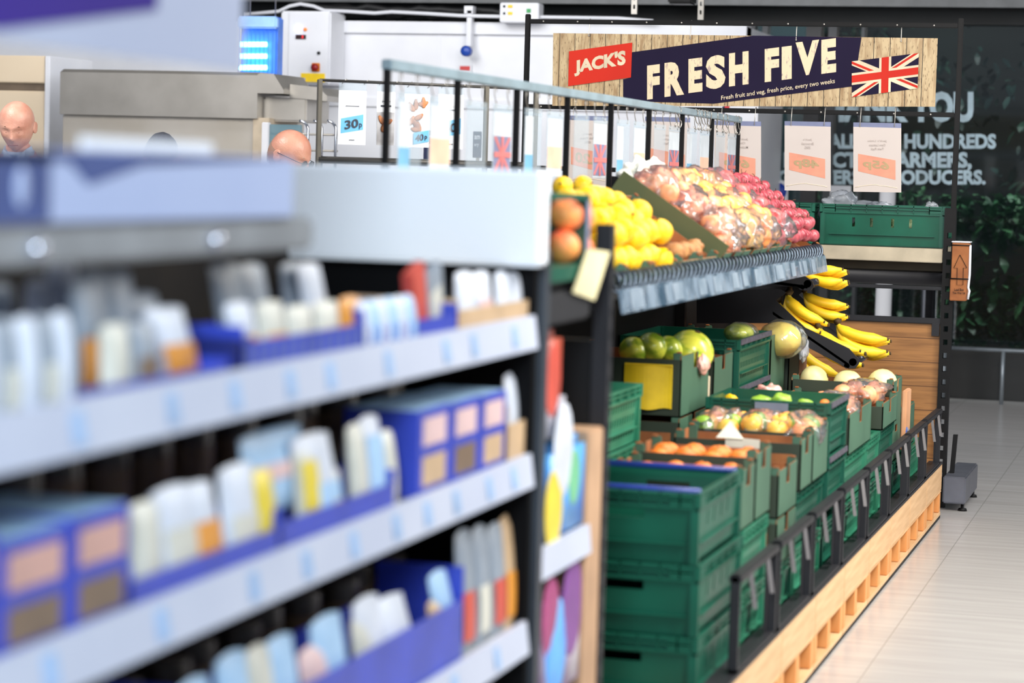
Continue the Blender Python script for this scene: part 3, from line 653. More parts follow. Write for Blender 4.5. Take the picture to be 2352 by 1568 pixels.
for yy in (YE-.08, YE+.45): bm = nb(); lathe(bm, [(0, 0), (.022, 0), (.018, .012), (.008, .014), (.008, .04), (0, .04)], 14, M=Matrix.Translation((-1.0, yy, 0))); part('levelling_foot', bm, BLACK)
# cardboard dispensing box on the upright
t = thing('bag_dispenser_box', 'brown cardboard bag box strapped to the black upright, arrow printed', 'box', E_(2207, 690, YE-.06)); L0 = t.location.copy()
YD = YE-.06
D = lambda px, py, dy=0: E_(px, py, YD+dy)-L0
a = D(2182, 690); c = D(2232, 558)
bm = nb(); rbox(bm, a.x, c.x-.012, 0, .09, D(0+2200, 640).z, c.z, .003); obj('upper_box', bm, KRAFT, t)
bm = nb(); rbox(bm, a.x-.003, c.x-.016, .002, .088, a.z, D(2200, 639).z, .003); obj('lower_box', bm, KRAFT, t)
bm = nb(); tube(bm, [(c.x-.008, .02, c.z-.01), (c.x-.006, .02, -.0+.12), (c.x-.01, .02, .06), (c.x-.004, .02, .045), (c.x-.01, .02, .006)], .006, 8); rbox(bm, a.x-.004, c.x-.006, -.002, .092, c.z, c.z+.006, .002); obj('plastic_liner', bm, WHITE, t)
bm = nb()
for z in (c.z-.012, D(2200, 640).z): tube(bm, [(a.x-.006, -.003, z), (c.x-.008, -.003, z)], .0025, 6)
obj('elastic_strap', bm, BLACK, t)
bm = nb(); pts = [(2205, 585), (2191, 615), (2199, 615), (2198, 654), (2212, 654), (2213, 615), (2221, 615), (2205, 585)]
tube(bm, [D(*p)+Vector((0, -.003, 0)) for p in pts], .0012, 6); obj('printed_arrow', bm, BLACK, t)
bm = nb()
for s, y0, y1, x0, x1 in (('Load Box', 668, 662, 2192, 2214), ('This Way Up', 676, 670, 2188, 2217)):
    text(bm, s, lambda u, v: D(x0+(x1-x0)*u, y0+(y1-y0)*v)+Vector((0, -.0035, 0)), .015)
obj('printed_text', bm, BLACK, t)
# ---- banner: measured on the plane it hangs in
YBN = YE-.02
t = thing('hanging_banner', 'long wood effect FRESH FIVE banner hanging from the black frame', 'banner', at_y(1710, 165, YBN)); L0 = t.location.copy()
Q = lambda px, py, d=0: at_y(px, py, YBN)+Vector((0, -d, 0))-L0
def plate(name, pts, m, d, th=.002):
    bm = nb(); prism(bm, [Q(x, y, d) for x, y in pts], (0, -th, 0)); return obj(name, bm, m, t)
plate('board', [(1269, 243), (2148, 245), (2154, 88), (1271, 76)], planks('banner_planks', 0, .0755, (188, 166, 130), (146, 118, 84), .04, (10, 1, 1.6), 5, .6, speck=22, speckc=(96, 74, 50)), 0, .004)
DNAVY = mat('banner_navy', (32, 26, 50), .6, nscale=2, col2=(29, 23, 46), spec=.08); BRED = mat('banner_red', (184, 46, 36), .6, spec=.1, nscale=2, col2=(198, 50, 36)); CREAM = mat('banner_cream', (218, 197, 164), .5, col2=(170, 150, 140), nscale=95, contrast=(.34, .40), stretch=(1, 1, .35))
CREAM2 = mat('banner_cream_plain', (222, 204, 174), .5)
plate('navy_panel', [(1432, 232), (1640, 238), (1962, 198), (1979, 86), (1730, 82), (1452, 120), (1450, 178), (1432, 182)], DNAVY, .0042)
pr = plate('red_panel', [(1306, 198), (1450, 178), (1453, 98), (1308, 118)], BRED, .0064)
def slant(s, name, m, x0, x1, yb0, yb1, h0, h1, d, off, lean=0, sp=1.0):
    """lettering whose line rises to the right while its uprights stay upright"""
    bm = nb(); text(bm, s, lambda u, v: Q(x0+(x1-x0)*u+lean*v, yb0+(yb1-yb0)*u-(h0+(h1-h0)*u)*v, d), off, sp); return obj(name, bm, m, t)
ltr = lambda s, x0, x1, yb, h, k: slant(s, 'letter', CREAM, x0, x1, yb, yb-k*(x1-x0), h, h, .0072, .058)
for s, x0, x1, yb, h in (('F', 1487, 1516, 229, 78), ('R', 1527, 1572, 223, 78), ('E', 1582, 1614, 214, 78), ('S', 1622, 1667, 207, 77), ('H', 1675, 1720, 199, 76),
                         ('F', 1757, 1790, 189, 76), ('I', 1796, 1819, 184, 76), ('V', 1828, 1882, 176, 78), ('E', 1887, 1921, 170, 78)):
    ltr(s, x0, x1, yb, h, .13)
slant('JACK\'S', 'brand_lettering', CREAM2, 1320, 1438, 176, 158, 37, 44, .0092, .05)
slant('Fresh fruit and veg, fresh price, every two weeks', 'strapline', CREAM2, 1657, 1918, 233, 194, 13, 14, .0072, .006)
# union flag, drawn on a unit rectangle and laid on the banner
fa, fb, fc, fd = (1957, 223), (2108, 203), (2111, 122), (1957, 141)
def FQ(u, v, d):
    x = fa[0]*(1-u)*(1-v)+fb[0]*u*(1-v)+fc[0]*u*v+fd[0]*(1-u)*v; y = fa[1]*(1-u)*(1-v)+fb[1]*u*(1-v)+fc[1]*u*v+fd[1]*(1-u)*v
    return Q(x, y, d)
def clip(poly):
    for ax, lim, sg in ((0, 0, 1), (0, 1, -1), (1, 0, 1), (1, 1, -1)):
        out = []
        for i in range(len(poly)):
            p, q = poly[i], poly[(i+1) % len(poly)]; ip = sg*(p[ax]-lim) >= -1e-9; iq = sg*(q[ax]-lim) >= -1e-9
            if ip: out.append(p)
            if ip != iq:
                k = (lim-p[ax])/(q[ax]-p[ax]); out.append((p[0]+(q[0]-p[0])*k, p[1]+(q[1]-p[1])*k))
        poly = out
        if not poly: break
    return poly
def fpoly(bm, pts, d):
    pts = clip(pts)
    if len(pts) > 2: prism(bm, [FQ(u, v, d) for u, v in pts], (0, -.0006, 0))
bm = nb(); fpoly(bm, [(0, 0), (1, 0), (1, 1), (0, 1)], .0066); flag = obj('flag_field', bm, DNAVY, t)
AS = 1.85
def diag(bm, a, b, w0, w1, d):
    A = Vector((a[0]*AS, a[1])); Bv = Vector((b[0]*AS, b[1])); dr = (Bv-A).normalized(); n = Vector((-dr.y, dr.x)); A = A-dr*.1
    fpoly(bm, [((p.x)/AS, p.y) for p in (A+n*w0, Bv+n*w0, Bv+n*w1, A+n*w1)], d)
bm = nb()
for q, cn in enumerate(((0, 0), (1, 0), (1, 1), (0, 1))): diag(bm, cn, (.5, .5), -.10, .10, .0072+.0001*q)
fpoly(bm, [(.41, 0), (.59, 0), (.59, 1), (.41, 1)], .0082); fpoly(bm, [(0, .335), (1, .335), (1, .665), (0, .665)], .0080); obj('flag_white', bm, CREAM2, flag)
bm = nb()
for cn in ((0, 0), (1, 0), (1, 1), (0, 1)): diag(bm, cn, (.5, .5), -.065, .0, .0078)
obj('flag_red_saltire', bm, BRED, flag)
bm = nb(); fpoly(bm, [(.445, 0), (.555, 0), (.555, 1), (.445, 1)], .009); fpoly(bm, [(0, .40), (1, .40), (1, .60), (0, .60)], .0087); obj('flag_red_cross', bm, BRED, flag)
for px, ya, yb in ((1353, 50, 82), (1586, 54, 88), (1829, 60, 92), (2070, 64, 95)):
    bm = nb(); a = Q(px, ya-4, -.02); b = Q(px, yb, .006)
    tube(bm, [a+Vector((0, .012, -.006)), a+Vector((0, .008, .008)), a+Vector((0, -.004, .004)), a+Vector((0, -.004, -.02)), b+Vector((0, 0, .01)), b, b+Vector((0, .012, -.004))], .0022, 6); obj('hook', bm, STEEL, t)
    bm = nb(); ball(bm, b, (.004, .003, .004), 8, 6); obj('eyelet', bm, STEEL, t)
# ---- price cards hanging from the middle bar, seen from behind
CARDM = mat('backlit_tint_card', (198, 187, 182), .6, nscale=1.5, col2=(190, 179, 174)); PEACH = mat('peach_patch', (222, 148, 122), .6); PRINT = mat('faint_print', (184, 170, 164), .6); PRICE = mat('olive_price', (176, 150, 112), .6); LAV = mat('lavender_strip', (120, 126, 158), .4)  # pinkish card and print tones paint in light showing through from behind
YP = YE-.03
for i, (x0, x1, yt, yb, lines, price, lab) in enumerate((
        (1302, 1398, 265, 424, ['Jack\'s', 'Pink Pears', '600G'], '1.20', 'price card reading 1.20 reversed, hanging under the word JACK\'S'),
        (1482, 1585, 268, 428, ['Jack\'s', 'Apples', '6 Pack'], '', 'price card half hidden behind the sleeved rail, before a potted plant'),
        (1641, 1748, 277, 432, ['Jack\'s British', 'Closed Cup', 'Mushrooms 300G'], '69p', 'mushroom price card partly behind the end of the sleeved rail'),
        (1802, 1908, 278, 437, ['Jack\'s', 'Broccoli', '350G'], '48p', 'backlit broccoli price card reading 48p reversed'),
        (1960, 2070, 281, 440, ['Jack\'s Little', 'Gem Lettuce', 'Twin Pack'], '65p', 'backlit lettuce price card reading 65p reversed, nearest the right post'))):
    t = thing('price_card', lab, 'price card', at_y((x0+x1)/2, yb, YP), 0, 'reversed price cards under the middle bar'); L0 = t.location.copy()
    K = lambda px, py, d=0: at_y(px, py, YP)+Vector((0, -d, 0))-L0
    xs = x0+4; xe = x1-4; dy = lambda px: (px-x0)*.022
    bm = nb(); prism(bm, [K(x0, yb, 0), K(x1, yb+2, 0), K(x1, yt+13, 0), K(x0, yt+10, 0)], (0, .002, 0)); obj('card', bm, CARDM, t)
    bm = nb(); prism(bm, [K(x0, yt+10), K(x1, yt+13), K(x1, yt+2), K(x0, yt)], (0, .003, 0)); obj('holder_strip', bm, LAV, t)
    w = x1-x0; bm = nb(); prism(bm, [K(x0+w*.10, yt+112, .001), K(x1-w*.12, yt+132, .001), K(x1-w*.12, yt+87, .001), K(x0+w*.10, yt+72, .001)], (0, .001, 0)); obj('price_patch', bm, PEACH, t)
    bm = nb()
    if price: text(bm, price, lambda u, v: K(x1-w*.25-(w*.55)*u, yt+115+(-8)*u-24*v, .002), .035); obj('price', bm, PRICE, t) if price else bm.free()
    bm = nb()
    for k, s in enumerate(lines):
        ln = len(s)*3.4; mid = (x0+x1)/2; text(bm, s, lambda u, v: K(mid+ln/2-ln*u, yt+46+k*9-6*v, .002), .005)
    obj('print', bm, PRINT, t)
    bm = nb(); tube(bm, [K(x0+w*.04+w*.88*k/10, yb-10+ -6*math.sin(math.pi*k/10)+(2 if k > 5 else 0), .001) for k in range(11)], .0014, 5); obj('curled_edge', bm, mat('pale_curl', (250, 232, 205), .4), t)
    for px in (x0+w*.14, x1-w*.14):
        zb = at_y(px, 254, YE).z-L0.z; a = K(px, yt+9, .004)
        bm = nb(); tube(bm, [Vector((a.x, .04, zb)), Vector((a.x, .03, zb+.016)), Vector((a.x, .012, zb+.010)), Vector((a.x, .008, zb-.02)), a, a+Vector((0, .008, -.006)), a+Vector((0, .012, .002))], .002, 6); obj('hook', bm, STEEL, t)
# ================================================================== the rail with cards to the left, in front of the bakery
RA = Vector((at_y(735, 172, 8.95).x, 8.95, 0)); RB = Vector((at_y(1232, 200, 9.5).x, 9.5, 0)); rdir = (RB-RA).normalized(); rang = math.atan2(rdir.y, rdir.x)
RL = (RB-RA).length
t = thing('card_rail', 'thin grey card rail in front of the bakery wall', 'card rail', RA, rang)
for x in (0, RL*.765, RL): bm = nb(); rbox(bm, x-.009, x+.009, -.009, .009, 0, 1.843, .002); obj('post', bm, mat('dull_bronze_post', (96, 92, 84), .4, .4), t)
for z, r, nm in ((1.84, .006, 'top_bar'), (1.532, .014, 'lower_bar')): bm = nb(); tube(bm, [(0, 0, z), (RL, 0, z)], r, 8); obj(nm, bm, mat('dark_rail_grey', (70, 68, 66), .4, .3), t)
def rail_x(px):
    r = ray(px, 200); # intersection with the rail's vertical plane
    k = (RA.x*rdir.y-RA.y*rdir.x)/(r.x*rdir.y-r.y*rdir.x); return (Vector((r.x*k, r.y*k, 0))-RA).dot(rdir), CAMZ, k
def rz(px, py):
    r = ray(px, py); k = (RA.x*rdir.y-RA.y*rdir.x)/(r.x*rdir.y-r.y*rdir.x); return CAMZ+r.z*k
SKY = mat('sky_blue_patch', (104, 186, 232), .5); DKN = mat('dark_navy_print', (34, 40, 58), .5)
BREAD = mat('bread_photo', (214, 140, 84), .5, col2=(120, 62, 30), nscale=16, contrast=(.3, .7)); GREYP = mat('grey_photo', (205, 205, 210), .5, col2=(96, 92, 92), nscale=6)
for i, (x0, x1, yt, yb, kind, lab) in enumerate(((779, 842, 207, 331, '30', 'white bread card with a blue 30p patch'), (867, 908, 210, 333, 'loaf', 'card with dark bread photo behind the first rail post'),
        (930, 988, 215, 337, 'croissant', 'croissant photo card with a blue 40p patch'), (1008, 1066, 216, 341, '0', 'white card with blue patch behind the second rail post'))):
    u0 = rail_x(x0)[0]; u1 = rail_x(x1)[0]; zt = rz(x0, yt); zb = rz(x0, yb)
    t = thing('bread_card', lab, 'price card', RA+rdir*((u0+u1)/2)+Vector((0, 0, zb)), rang, 'bakery cards on the thin rail'); hw = (u1-u0)/2; hh = zt-zb
    bm = nb(); box(bm, -hw, hw, 0, .0025, 0, hh); obj('card', bm, WHITEC, t)
    bm = nb(); box(bm, -hw, hw, .0, .002, hh, hh+.030); obj('clear_top', bm, CLEAR, t)
    for s in (-.8, .8): bm = nb(); z1 = 1.84-zb; tube(bm, [(s*hw, 0, hh+.025), (s*hw+.012, -.004, hh+.04), (s*hw+.02, 0, z1+.006), (s*hw+.02, .008, z1+.008)], .0014, 5); obj('wire_hook', bm, STEEL, t)
    if kind in ('30', '0'):
        bm = nb(); prism(bm, [(-hw*.82, -.001, hh*.20), (hw*.82, -.001, hh*.28), (hw*.82, -.001, hh*.57), (-hw*.82, -.001, hh*.48)], (0, .001, 0)); obj('price_patch', bm, SKY, t)
        bm = nb(); text(bm, kind if kind == '30' else '40', lambda u, v: Vector((hw*(-.55+1.0*u), -.003, hh*(.27+.05*u+.17*v))), .03); text(bm, 'p', lambda u, v: Vector((hw*(.5+.22*u), -.003, hh*(.29+.11*v))), .02); obj('price', bm, DKN, t)
        bm = nb(); text(bm, 'Jack\'s', lambda u, v: Vector((hw*(-.2+.4*u), -.002, hh*(.76+.03*v)))); box(bm, -hw*.5, hw*.5, -.002, -.001, hh*.705, hh*.725); box(bm, -hw*.2, hw*.2, -.002, -.001, hh*.075, hh*.095); obj('print', bm, mat('grey_print', (120, 122, 130), .5), t)
    else:
        bm = nb(); box(bm, -hw*.98, hw*.98, -.001, 0, 0, hh*(.62 if kind == 'loaf' else .98)); obj('photo', bm, GREYP if kind == 'loaf' else WHITEC, t)
        bm = nb(); rr = random.Random(i)
        for k in range(3 if kind == 'loaf' else 9):
            u = rr.uniform(-.5, .5)*hw; z = hh*rr.uniform(.14, .5 if kind == 'loaf' else .85); a0 = rr.uniform(0, 3)
            pts = [(max(-hw*.97, min(hw*.97, u+math.cos(a0)*.022*(q-2)/2)), -.0025, z+math.sin(a0)*.022*(q-2)/2+.006*((q-2)/2)**2) for q in range(5)]
            tube(bm, pts, .01, 7, rs=[.004, .010, .012, .010, .004])
        for v in bm.verts: v.co.y = -.0025+(v.co.y+.0025)*.15
        obj('bread_picture', bm, BREAD, t)
        if kind == 'croissant':
            bm = nb(); prism(bm, [(-hw*.25, -.006, hh*.05), (hw*.98, -.006, hh*.11), (hw*.98, -.006, hh*.33), (-hw*.25, -.006, hh*.27)], (0, .001, 0)); obj('price_patch', bm, SKY, t)
            bm = nb(); text(bm, '40', lambda u, v: Vector((hw*(-.12+.65*u), -.008, hh*(.10+.03*u+.13*v))), .03); text(bm, 'p', lambda u, v: Vector((hw*(.62+.2*u), -.008, hh*(.13+.09*v))), .02); obj('price', bm, DKN, t)
        else:
            bm = nb(); text(bm, 'Jack\'s', lambda u, v: Vector((hw*(-.5+1.0*u), -.002, hh*(.80+.04*v))), .01); box(bm, -hw*.6, hw*.6, -.002, -.001, hh*.72, hh*.75); obj('print', bm, DKN, t)
#@@PRODUCE
# ================================================================== PRODUCE GONDOLA
Y0, Y1 = 6.085, 11.085; PITCH = .625
t = thing('produce_gondola', 'long black produce gondola with sloping top shelf and ticket strip', 'gondola', (-1.2, Y0, 0)); L0 = t.location.copy(); t0 = t
def part(name, bm, m, par=None):
    for v in bm.verts: v.co -= L0
    return obj(name, bm, m, par or t0)
bm = nb(); box(bm, -2.95, -1.135, 5.62, Y1, 0, .02); part('bed_base', bm, BLACK)
bm = nb(); box(bm, -2.09, -2.06, Y0, Y1, .02, 1.22); part('back_panel', bm, mat('black_back_panel', (12, 12, 13), .7, spec=.15))
for k in range(5):
    y = Y0+k*1.25; bm = nb(); rbox(bm, -2.06, -2.02, y-.02, y+.02, .02, 1.50, .003); part('upright', bm, BLACK)
SL = .656; sx0 = -1.49; sz0 = 1.19
bm = nb(); prism(bm, [(-1.47, 7.62, 1.175), (-1.87, 7.62, sz0+SL*.38), (-1.87, 7.62, sz0+SL*.38-.02), (-1.47, 7.62, 1.15)], (0, 9.83-7.62, 0)); prism(bm, [(-1.47, Y0+.12, 1.175), (-1.80, Y0+.12, sz0+SL*.31), (-1.80, Y0+.12, sz0+SL*.31-.02), (-1.47, Y0+.12, 1.15)], (0, 7.62-Y0-.12, 0)); part('sloping_shelf', bm, BLACK)
for y in (Y0+.12, 7.33, 8.58, 9.81): bm = nb(); prism(bm, [(-1.47, y, 1.160), (-1.80, y, 1.36), (-2.03, y, 1.36), (-2.03, y, 1.10), (-1.6, y, 1.12)], (0, .012, 0)); part('bracket', bm, BLACK)
YL0, YL1 = Y0+.1, 9.80
bm = nb(); prism(bm, [(-1.453, YL0, 1.205), (-1.447, YL0, 1.205), (-1.435, YL0, 1.142), (-1.441, YL0, 1.142)], (0, YL1-YL0, 0)); strip = part('ticket_strip', bm, mat('reflection_blotched_strip', (134, 152, 170), .2, col2=(58, 82, 102), nscale=9, coat=.3, contrast=(.36, .62), bump=.6, bscale=14))  # noise blotches paint smeared reflections into the strip colour
rr = random.Random(2); y = YL0+.1
while y < YL1-.12:
    wd = rr.uniform(.03, .16); bm = nb(); prism(bm, [(-1.4445, y, 1.199), (-1.4435, y, 1.199), (-1.4335, y, 1.150), (-1.4345, y, 1.150)], (0, wd, 0))
    part('ticket', bm, mat('pale_ticket', (138, 152, 166), .4, col2=(104, 122, 138), nscale=14), strip); y += wd+rr.uniform(.04, .30)  # uneven ticket widths and muted tone echo the smeared reflections
bm = nb(); nl = int((YL1-YL0)/.062)
pts = [(-1.468+.020*math.cos(a), YL0+.062*a/6.2832, 1.222+.026*math.sin(a)) for a in [2*math.pi*k/12 for k in range(nl*12)]]
tube(bm, pts, .0052, 6); part('spring_riser', bm, mat('dark_chrome_spring', (84, 96, 110), .3, .8))
# the sleeved sign rail above
XR = -2.04
t = thing('sign_rail', 'long black sign rail with pale top bar above the produce', 'sign rail', (XR, 6.01, 0)); L0 = t.location.copy(); t0 = t
for k in range(9):
    y = 6.01+k*.622; bm = nb(); rbox(bm, XR-.009, XR+.009, y-.009, y+.009, 1.32, 1.76, .002); part('post', bm, BLACK)
bm = nb(); rbox(bm, XR-.014, XR+.014, 6.0, 11.0, 1.757, 1.785, .003); part('top_bar', bm, mat('pale_blue_grey_bar', (150, 172, 184), .35, .3))
FLB = mat('sleeve_flag_blue', (120, 124, 156), .5); FLR = mat('sleeve_flag_red', (206, 116, 116), .5); SBL = mat('sleeve_blue', (110, 170, 205), .5); SPE = mat('sleeve_peach', (235, 190, 165), .55); SWH = mat('sleeve_paper', (224, 226, 230), .55)
rr = random.Random(11)
side = ['nearest the camera', 'beside it']
for k in range(8):
    for j in range(2):
        yc = 6.01+k*.622+.18+j*.27; kind = (k*2+j) % 4
        t = thing('sign_sleeve', 'clear sign sleeve in the %s half of the %s bay of the long rail' % (('near', 'far')[j], ORD[k] if k else 'first'), 'sign sleeve', (XR+.005, yc, 1.49), 0, 'sleeves hooked on the long rail')
        bm = nb(); box(bm, -.001, .001, -.1, .1, -.0, .2); box(bm, -.002, .002, -.1, .1, .195, .215); obj('sleeve', bm, CLEAR, t)
        if kind != 2:
            bm = nb(); box(bm, -.0006, .0006, -.092, .092 if kind else .0, .004, .19); obj('paper', bm, SWH, t)
        if kind == 1:
            bm = nb(); box(bm, .0008, .0016, -.09, .09, .03, .1); obj('peach_patch', bm, SPE, t)
        if kind == 3:
            bm = nb(); box(bm, .0007, .0014, -.09, .09, .01, .12); obj('flag_blue', bm, FLB, t)
            bm = nb()
            for s in (1, -1): prism(bm, [(.0016, -.09, .065-s*.05), (.0016, -.07, .065-s*.055), (.0016, .09, .065+s*.05), (.0016, .07, .065+s*.055)], (.0006, 0, 0))
            box(bm, .0024, .0030, -.012, .012, .01, .12); box(bm, .0031, .0036, -.09, .09, .057, .073); obj('flag_red', bm, FLR, t)
        if kind == 0:
            bm = nb(); box(bm, .0008, .0016, -.09, 0, .01, .07); obj('blue_patch', bm, SBL, t)
        for s in (-.07, .07):
            bm = nb(); pts = [(-.004, s+.012*math.cos(a), .255+.012*math.sin(a)) for a in [math.pi*q/6-.3 for q in range(7)]]+[(-.004, s-.004, .235), (-.003, s+.006, .222)]+[(-.003, s+.004+.010*math.cos(a), .212+.010*math.sin(a)) for a in [math.pi*.1-math.pi*q/6 for q in range(7)]]
            tube(bm, pts, .0016, 5); obj('hook', bm, STEEL, t)
rr = random.Random(4)
bm = nb(); pts = [(0, .016*math.cos(a), .016*math.sin(a)) for a in [math.pi*q/8-.5 for q in range(10)]]+[(0, -.006, -.014), (0, .008, -.04)]+[(0, .006+.016*math.cos(a), -.052+.016*math.sin(a)) for a in [.6-math.pi*1.1*q/8 for q in range(9)]]
tube(bm, pts, .0022, 6)
hk = obj('s_hook', bm, STEEL); ys = [9.55, 9.62, 9.95, 10.02, 10.08, 10.14, 10.2, 10.27, 10.42, 10.55, 10.62, 10.86, 10.92]
tag(hk, 'empty wire S hook on the far end of the long rail', 'hook', 'empty S hooks at the far end of the rail'); hk.location = (XR+.012, ys[0], 1.782-.012)
for y in ys[1:]:
    c = hk.copy(); C.objects.link(c); c.location = (XR+.012, y, 1.77); c.rotation_euler = (0, 0, rr.uniform(-.5, .5))
# ---- plinth boxes and fence panels
def plinth(i, y):
    lab = 'pale wooden plinth box under the fence, %s of the row' % (('nearest',)+tuple('%s from the near end' % o for o in ORD[1:]))[i]
    t = thing('plinth_box', lab, 'plinth', (-1.072, y, 0), 0, 'wooden plinth boxes along the aisle'); d = PITCH-.006
    bm = nb(); rbox(bm, -.02, 0, 0, d, .128, .246, .002); obj('front_board', bm, PINE, t)
    bm = nb(); box(bm, -.06, .001, 0, d, .246, .256); obj('black_cap', bm, CHAR, t)
    bm = nb(); rbox(bm, -.30, 0, 0, d, .012, .030, .002); obj('base_board', bm, PINE, t)
    bm = nb(); rbox(bm, -.30, 0, 0, d, .118, .127, .002); obj('under_board', bm, PINE, t)
    for a in (0, .455, .90):
        bm = nb(); rbox(bm, -.30, -.002, a*d, a*d+.062, .031, .117, .002); obj('block', bm, PINEO, t)
    bm = nb(); box(bm, -.32, -.302, 0, d, 0, .24); box(bm, -.3, 0, 0, d, 0, .012); obj('back_board', bm, BLACK, t)
    return t
for i in range(9): plinth(i, 5.46+i*PITCH)
def fence(i, y):
    t = thing('fence_panel', 'black metal fence panel above the plinth, %s along the aisle' % ORD[i], 'fence panel', (-1.085, y, .257), 0, 'black fence panels along the aisle'); d = .585; h = .25
    bm = nb(); rbox(bm, -.012, .012, 0, .022, 0, h, .003); rbox(bm, -.012, .012, d-.022, d, 0, h, .003); rbox(bm, -.016, .016, 0, d, h-.022, h, .004); rbox(bm, -.012, .012, 0, d, 0, .012, .003); obj('frame', bm, CHAR, t)
    for u0 in (.022, d-.06): bm = nb(); box(bm, -.012, -.009, u0, u0+.038, .01, h-.02); obj('side_plate', bm, CHAR, t)
    for a in (.22, .66):
        bm = nb(); prism(bm, [(.012, a*d, h-.014), (.022, a*d+.010, h-.014), (.036, a*d+.010, h-.105), (.026, a*d, h-.105)], (-.001, .003, 0)); obj('ticket_clip', bm, mat('grey_clip', (122, 119, 120), .35, .3), t)
for i in range(8): fence(i, 6.01+i*PITCH)
# ---- crates
def crate_parts(Lx, Ly, H, lace=False, slots=4):
    bm = nb(); T = .006; tp = .010
    box(bm, -Lx/2+.02, Lx/2-.02, -Ly/2+.02, Ly/2-.02, 0, .008)
    lo = H*.80
    for ax, A, Bh in ((0, Lx, Ly), (1, Ly, Lx)):
        for s in (-1, 1):
            def fn(u, v, k, s=s, ax=ax, Bh=Bh):
                o = s*(Bh/2-.016+tp*v/H-k*T); uu = u*(1-.03*(1-v/H))
                return (uu, o, v) if ax == 0 else (o, uu, v)
            holes = []
            if lace:
                n = int(A/.035)
                for r in range(3):
                    for c in range(n):
                        u = -A/2+.03+c*(A-.06)/n; holes.append((u, u+.018, .03+r*.04, .03+r*.04+.022))
                holes = [h for h in holes if h[3] < lo-.01]
            elif (Lx >= Ly) == (ax == 0): holes = [(u-.007, u+.007, H*.46, H*.68) for u in (-.135, -.05, .05, .135)] if slots else []
            else: holes = [(-.060, .060, H*.62, H*.75)]
            holes_wall(bm, (-A/2+.012, A/2-.012), (.004, lo), holes, fn)
            o0 = s*(Bh/2-.012); o1 = s*(Bh/2)
            mk = (lambda u0, u1, z0, z1, a=o0, b=o1, ax=ax: box(bm, u0, u1, min(a, b), max(a, b), z0, z1) if ax == 0 else box(bm, min(a, b), max(a, b), u0, u1, z0, z1))
            mk(-A/2, A/2, H-.008, H); mk(-A/2, A/2, lo-.004, lo+.003); mk(-A/2, A/2, (H+lo)/2-.002, (H+lo)/2+.002)
            for c in range(9 if ax == 0 else 7):
                u = -A/2+c*A/(8 if ax == 0 else 6); mk(u-.002, u+.002, lo, H)
            mk2 = (lambda u0, u1, z0, z1, a=s*(Bh/2-.014), b=s*(Bh/2-.010), ax=ax: box(bm, u0, u1, min(a, b), max(a, b), z0, z1) if ax == 0 else box(bm, min(a, b), max(a, b), u0, u1, z0, z1))
            mk2(-A/2, A/2, lo, H)
            for u in (-A/2+.02, A/2-.075): mk(u, u+.055, lo+.004, H-.01) if not lace else None
            mk(-A*.42, A*.42, .05, .053)
    for sx in (-1, 1):
        for sy in (-1, 1): rbox(bm, sx*(Lx/2-.014)-.012, sx*(Lx/2-.014)+.012, sy*(Ly/2-.014)-.012, sy*(Ly/2-.014)+.012, .0, H, .004)
    return bm
CB = {}
def crate(label, x0, x1, y0, y1, z0, H=.178, m=GREEN, lace=False, blue=False, group='green produce crates in the display', slots=4, band=None):
    """x0..x1, y0..y1 footprint"""
    Lx, Ly = x1-x0, y1-y0; key = (round(Lx, 2), round(Ly, 2), round(H, 3), lace, m.name, slots)
    t = thing('produce_crate', label, 'crate', ((x0+x1)/2, (y0+y1)/2, z0), 0, group)
    if key not in CB:
        o = obj('crate_body', crate_parts(Lx, Ly, H, lace, slots), m, t); CB[key] = o.data
    else: o = bpy.data.objects.new('crate_body', CB[key]); C.objects.link(o); o.parent = t
    if blue:
        for s in (-1, 1): bm = nb(); tube(bm, [(-Lx/2+.01, s*(Ly/2-.05), H-.03), (-Lx/2+.01, s*(Ly/2-.05), H+.0), (Lx/2-.01, s*(Ly/2-.05), H+.0), (Lx/2-.01, s*(Ly/2-.05), H-.03)], .008, 8); obj('bale_arm', bm, BLUEP, t)
    if band:
        bm = nb(); rbox(bm, Lx/2, Lx/2+.005, -Ly/2, Ly/2, H*.90, H+.003, .002); obj('dusty_rim', bm, band, t)
    return t
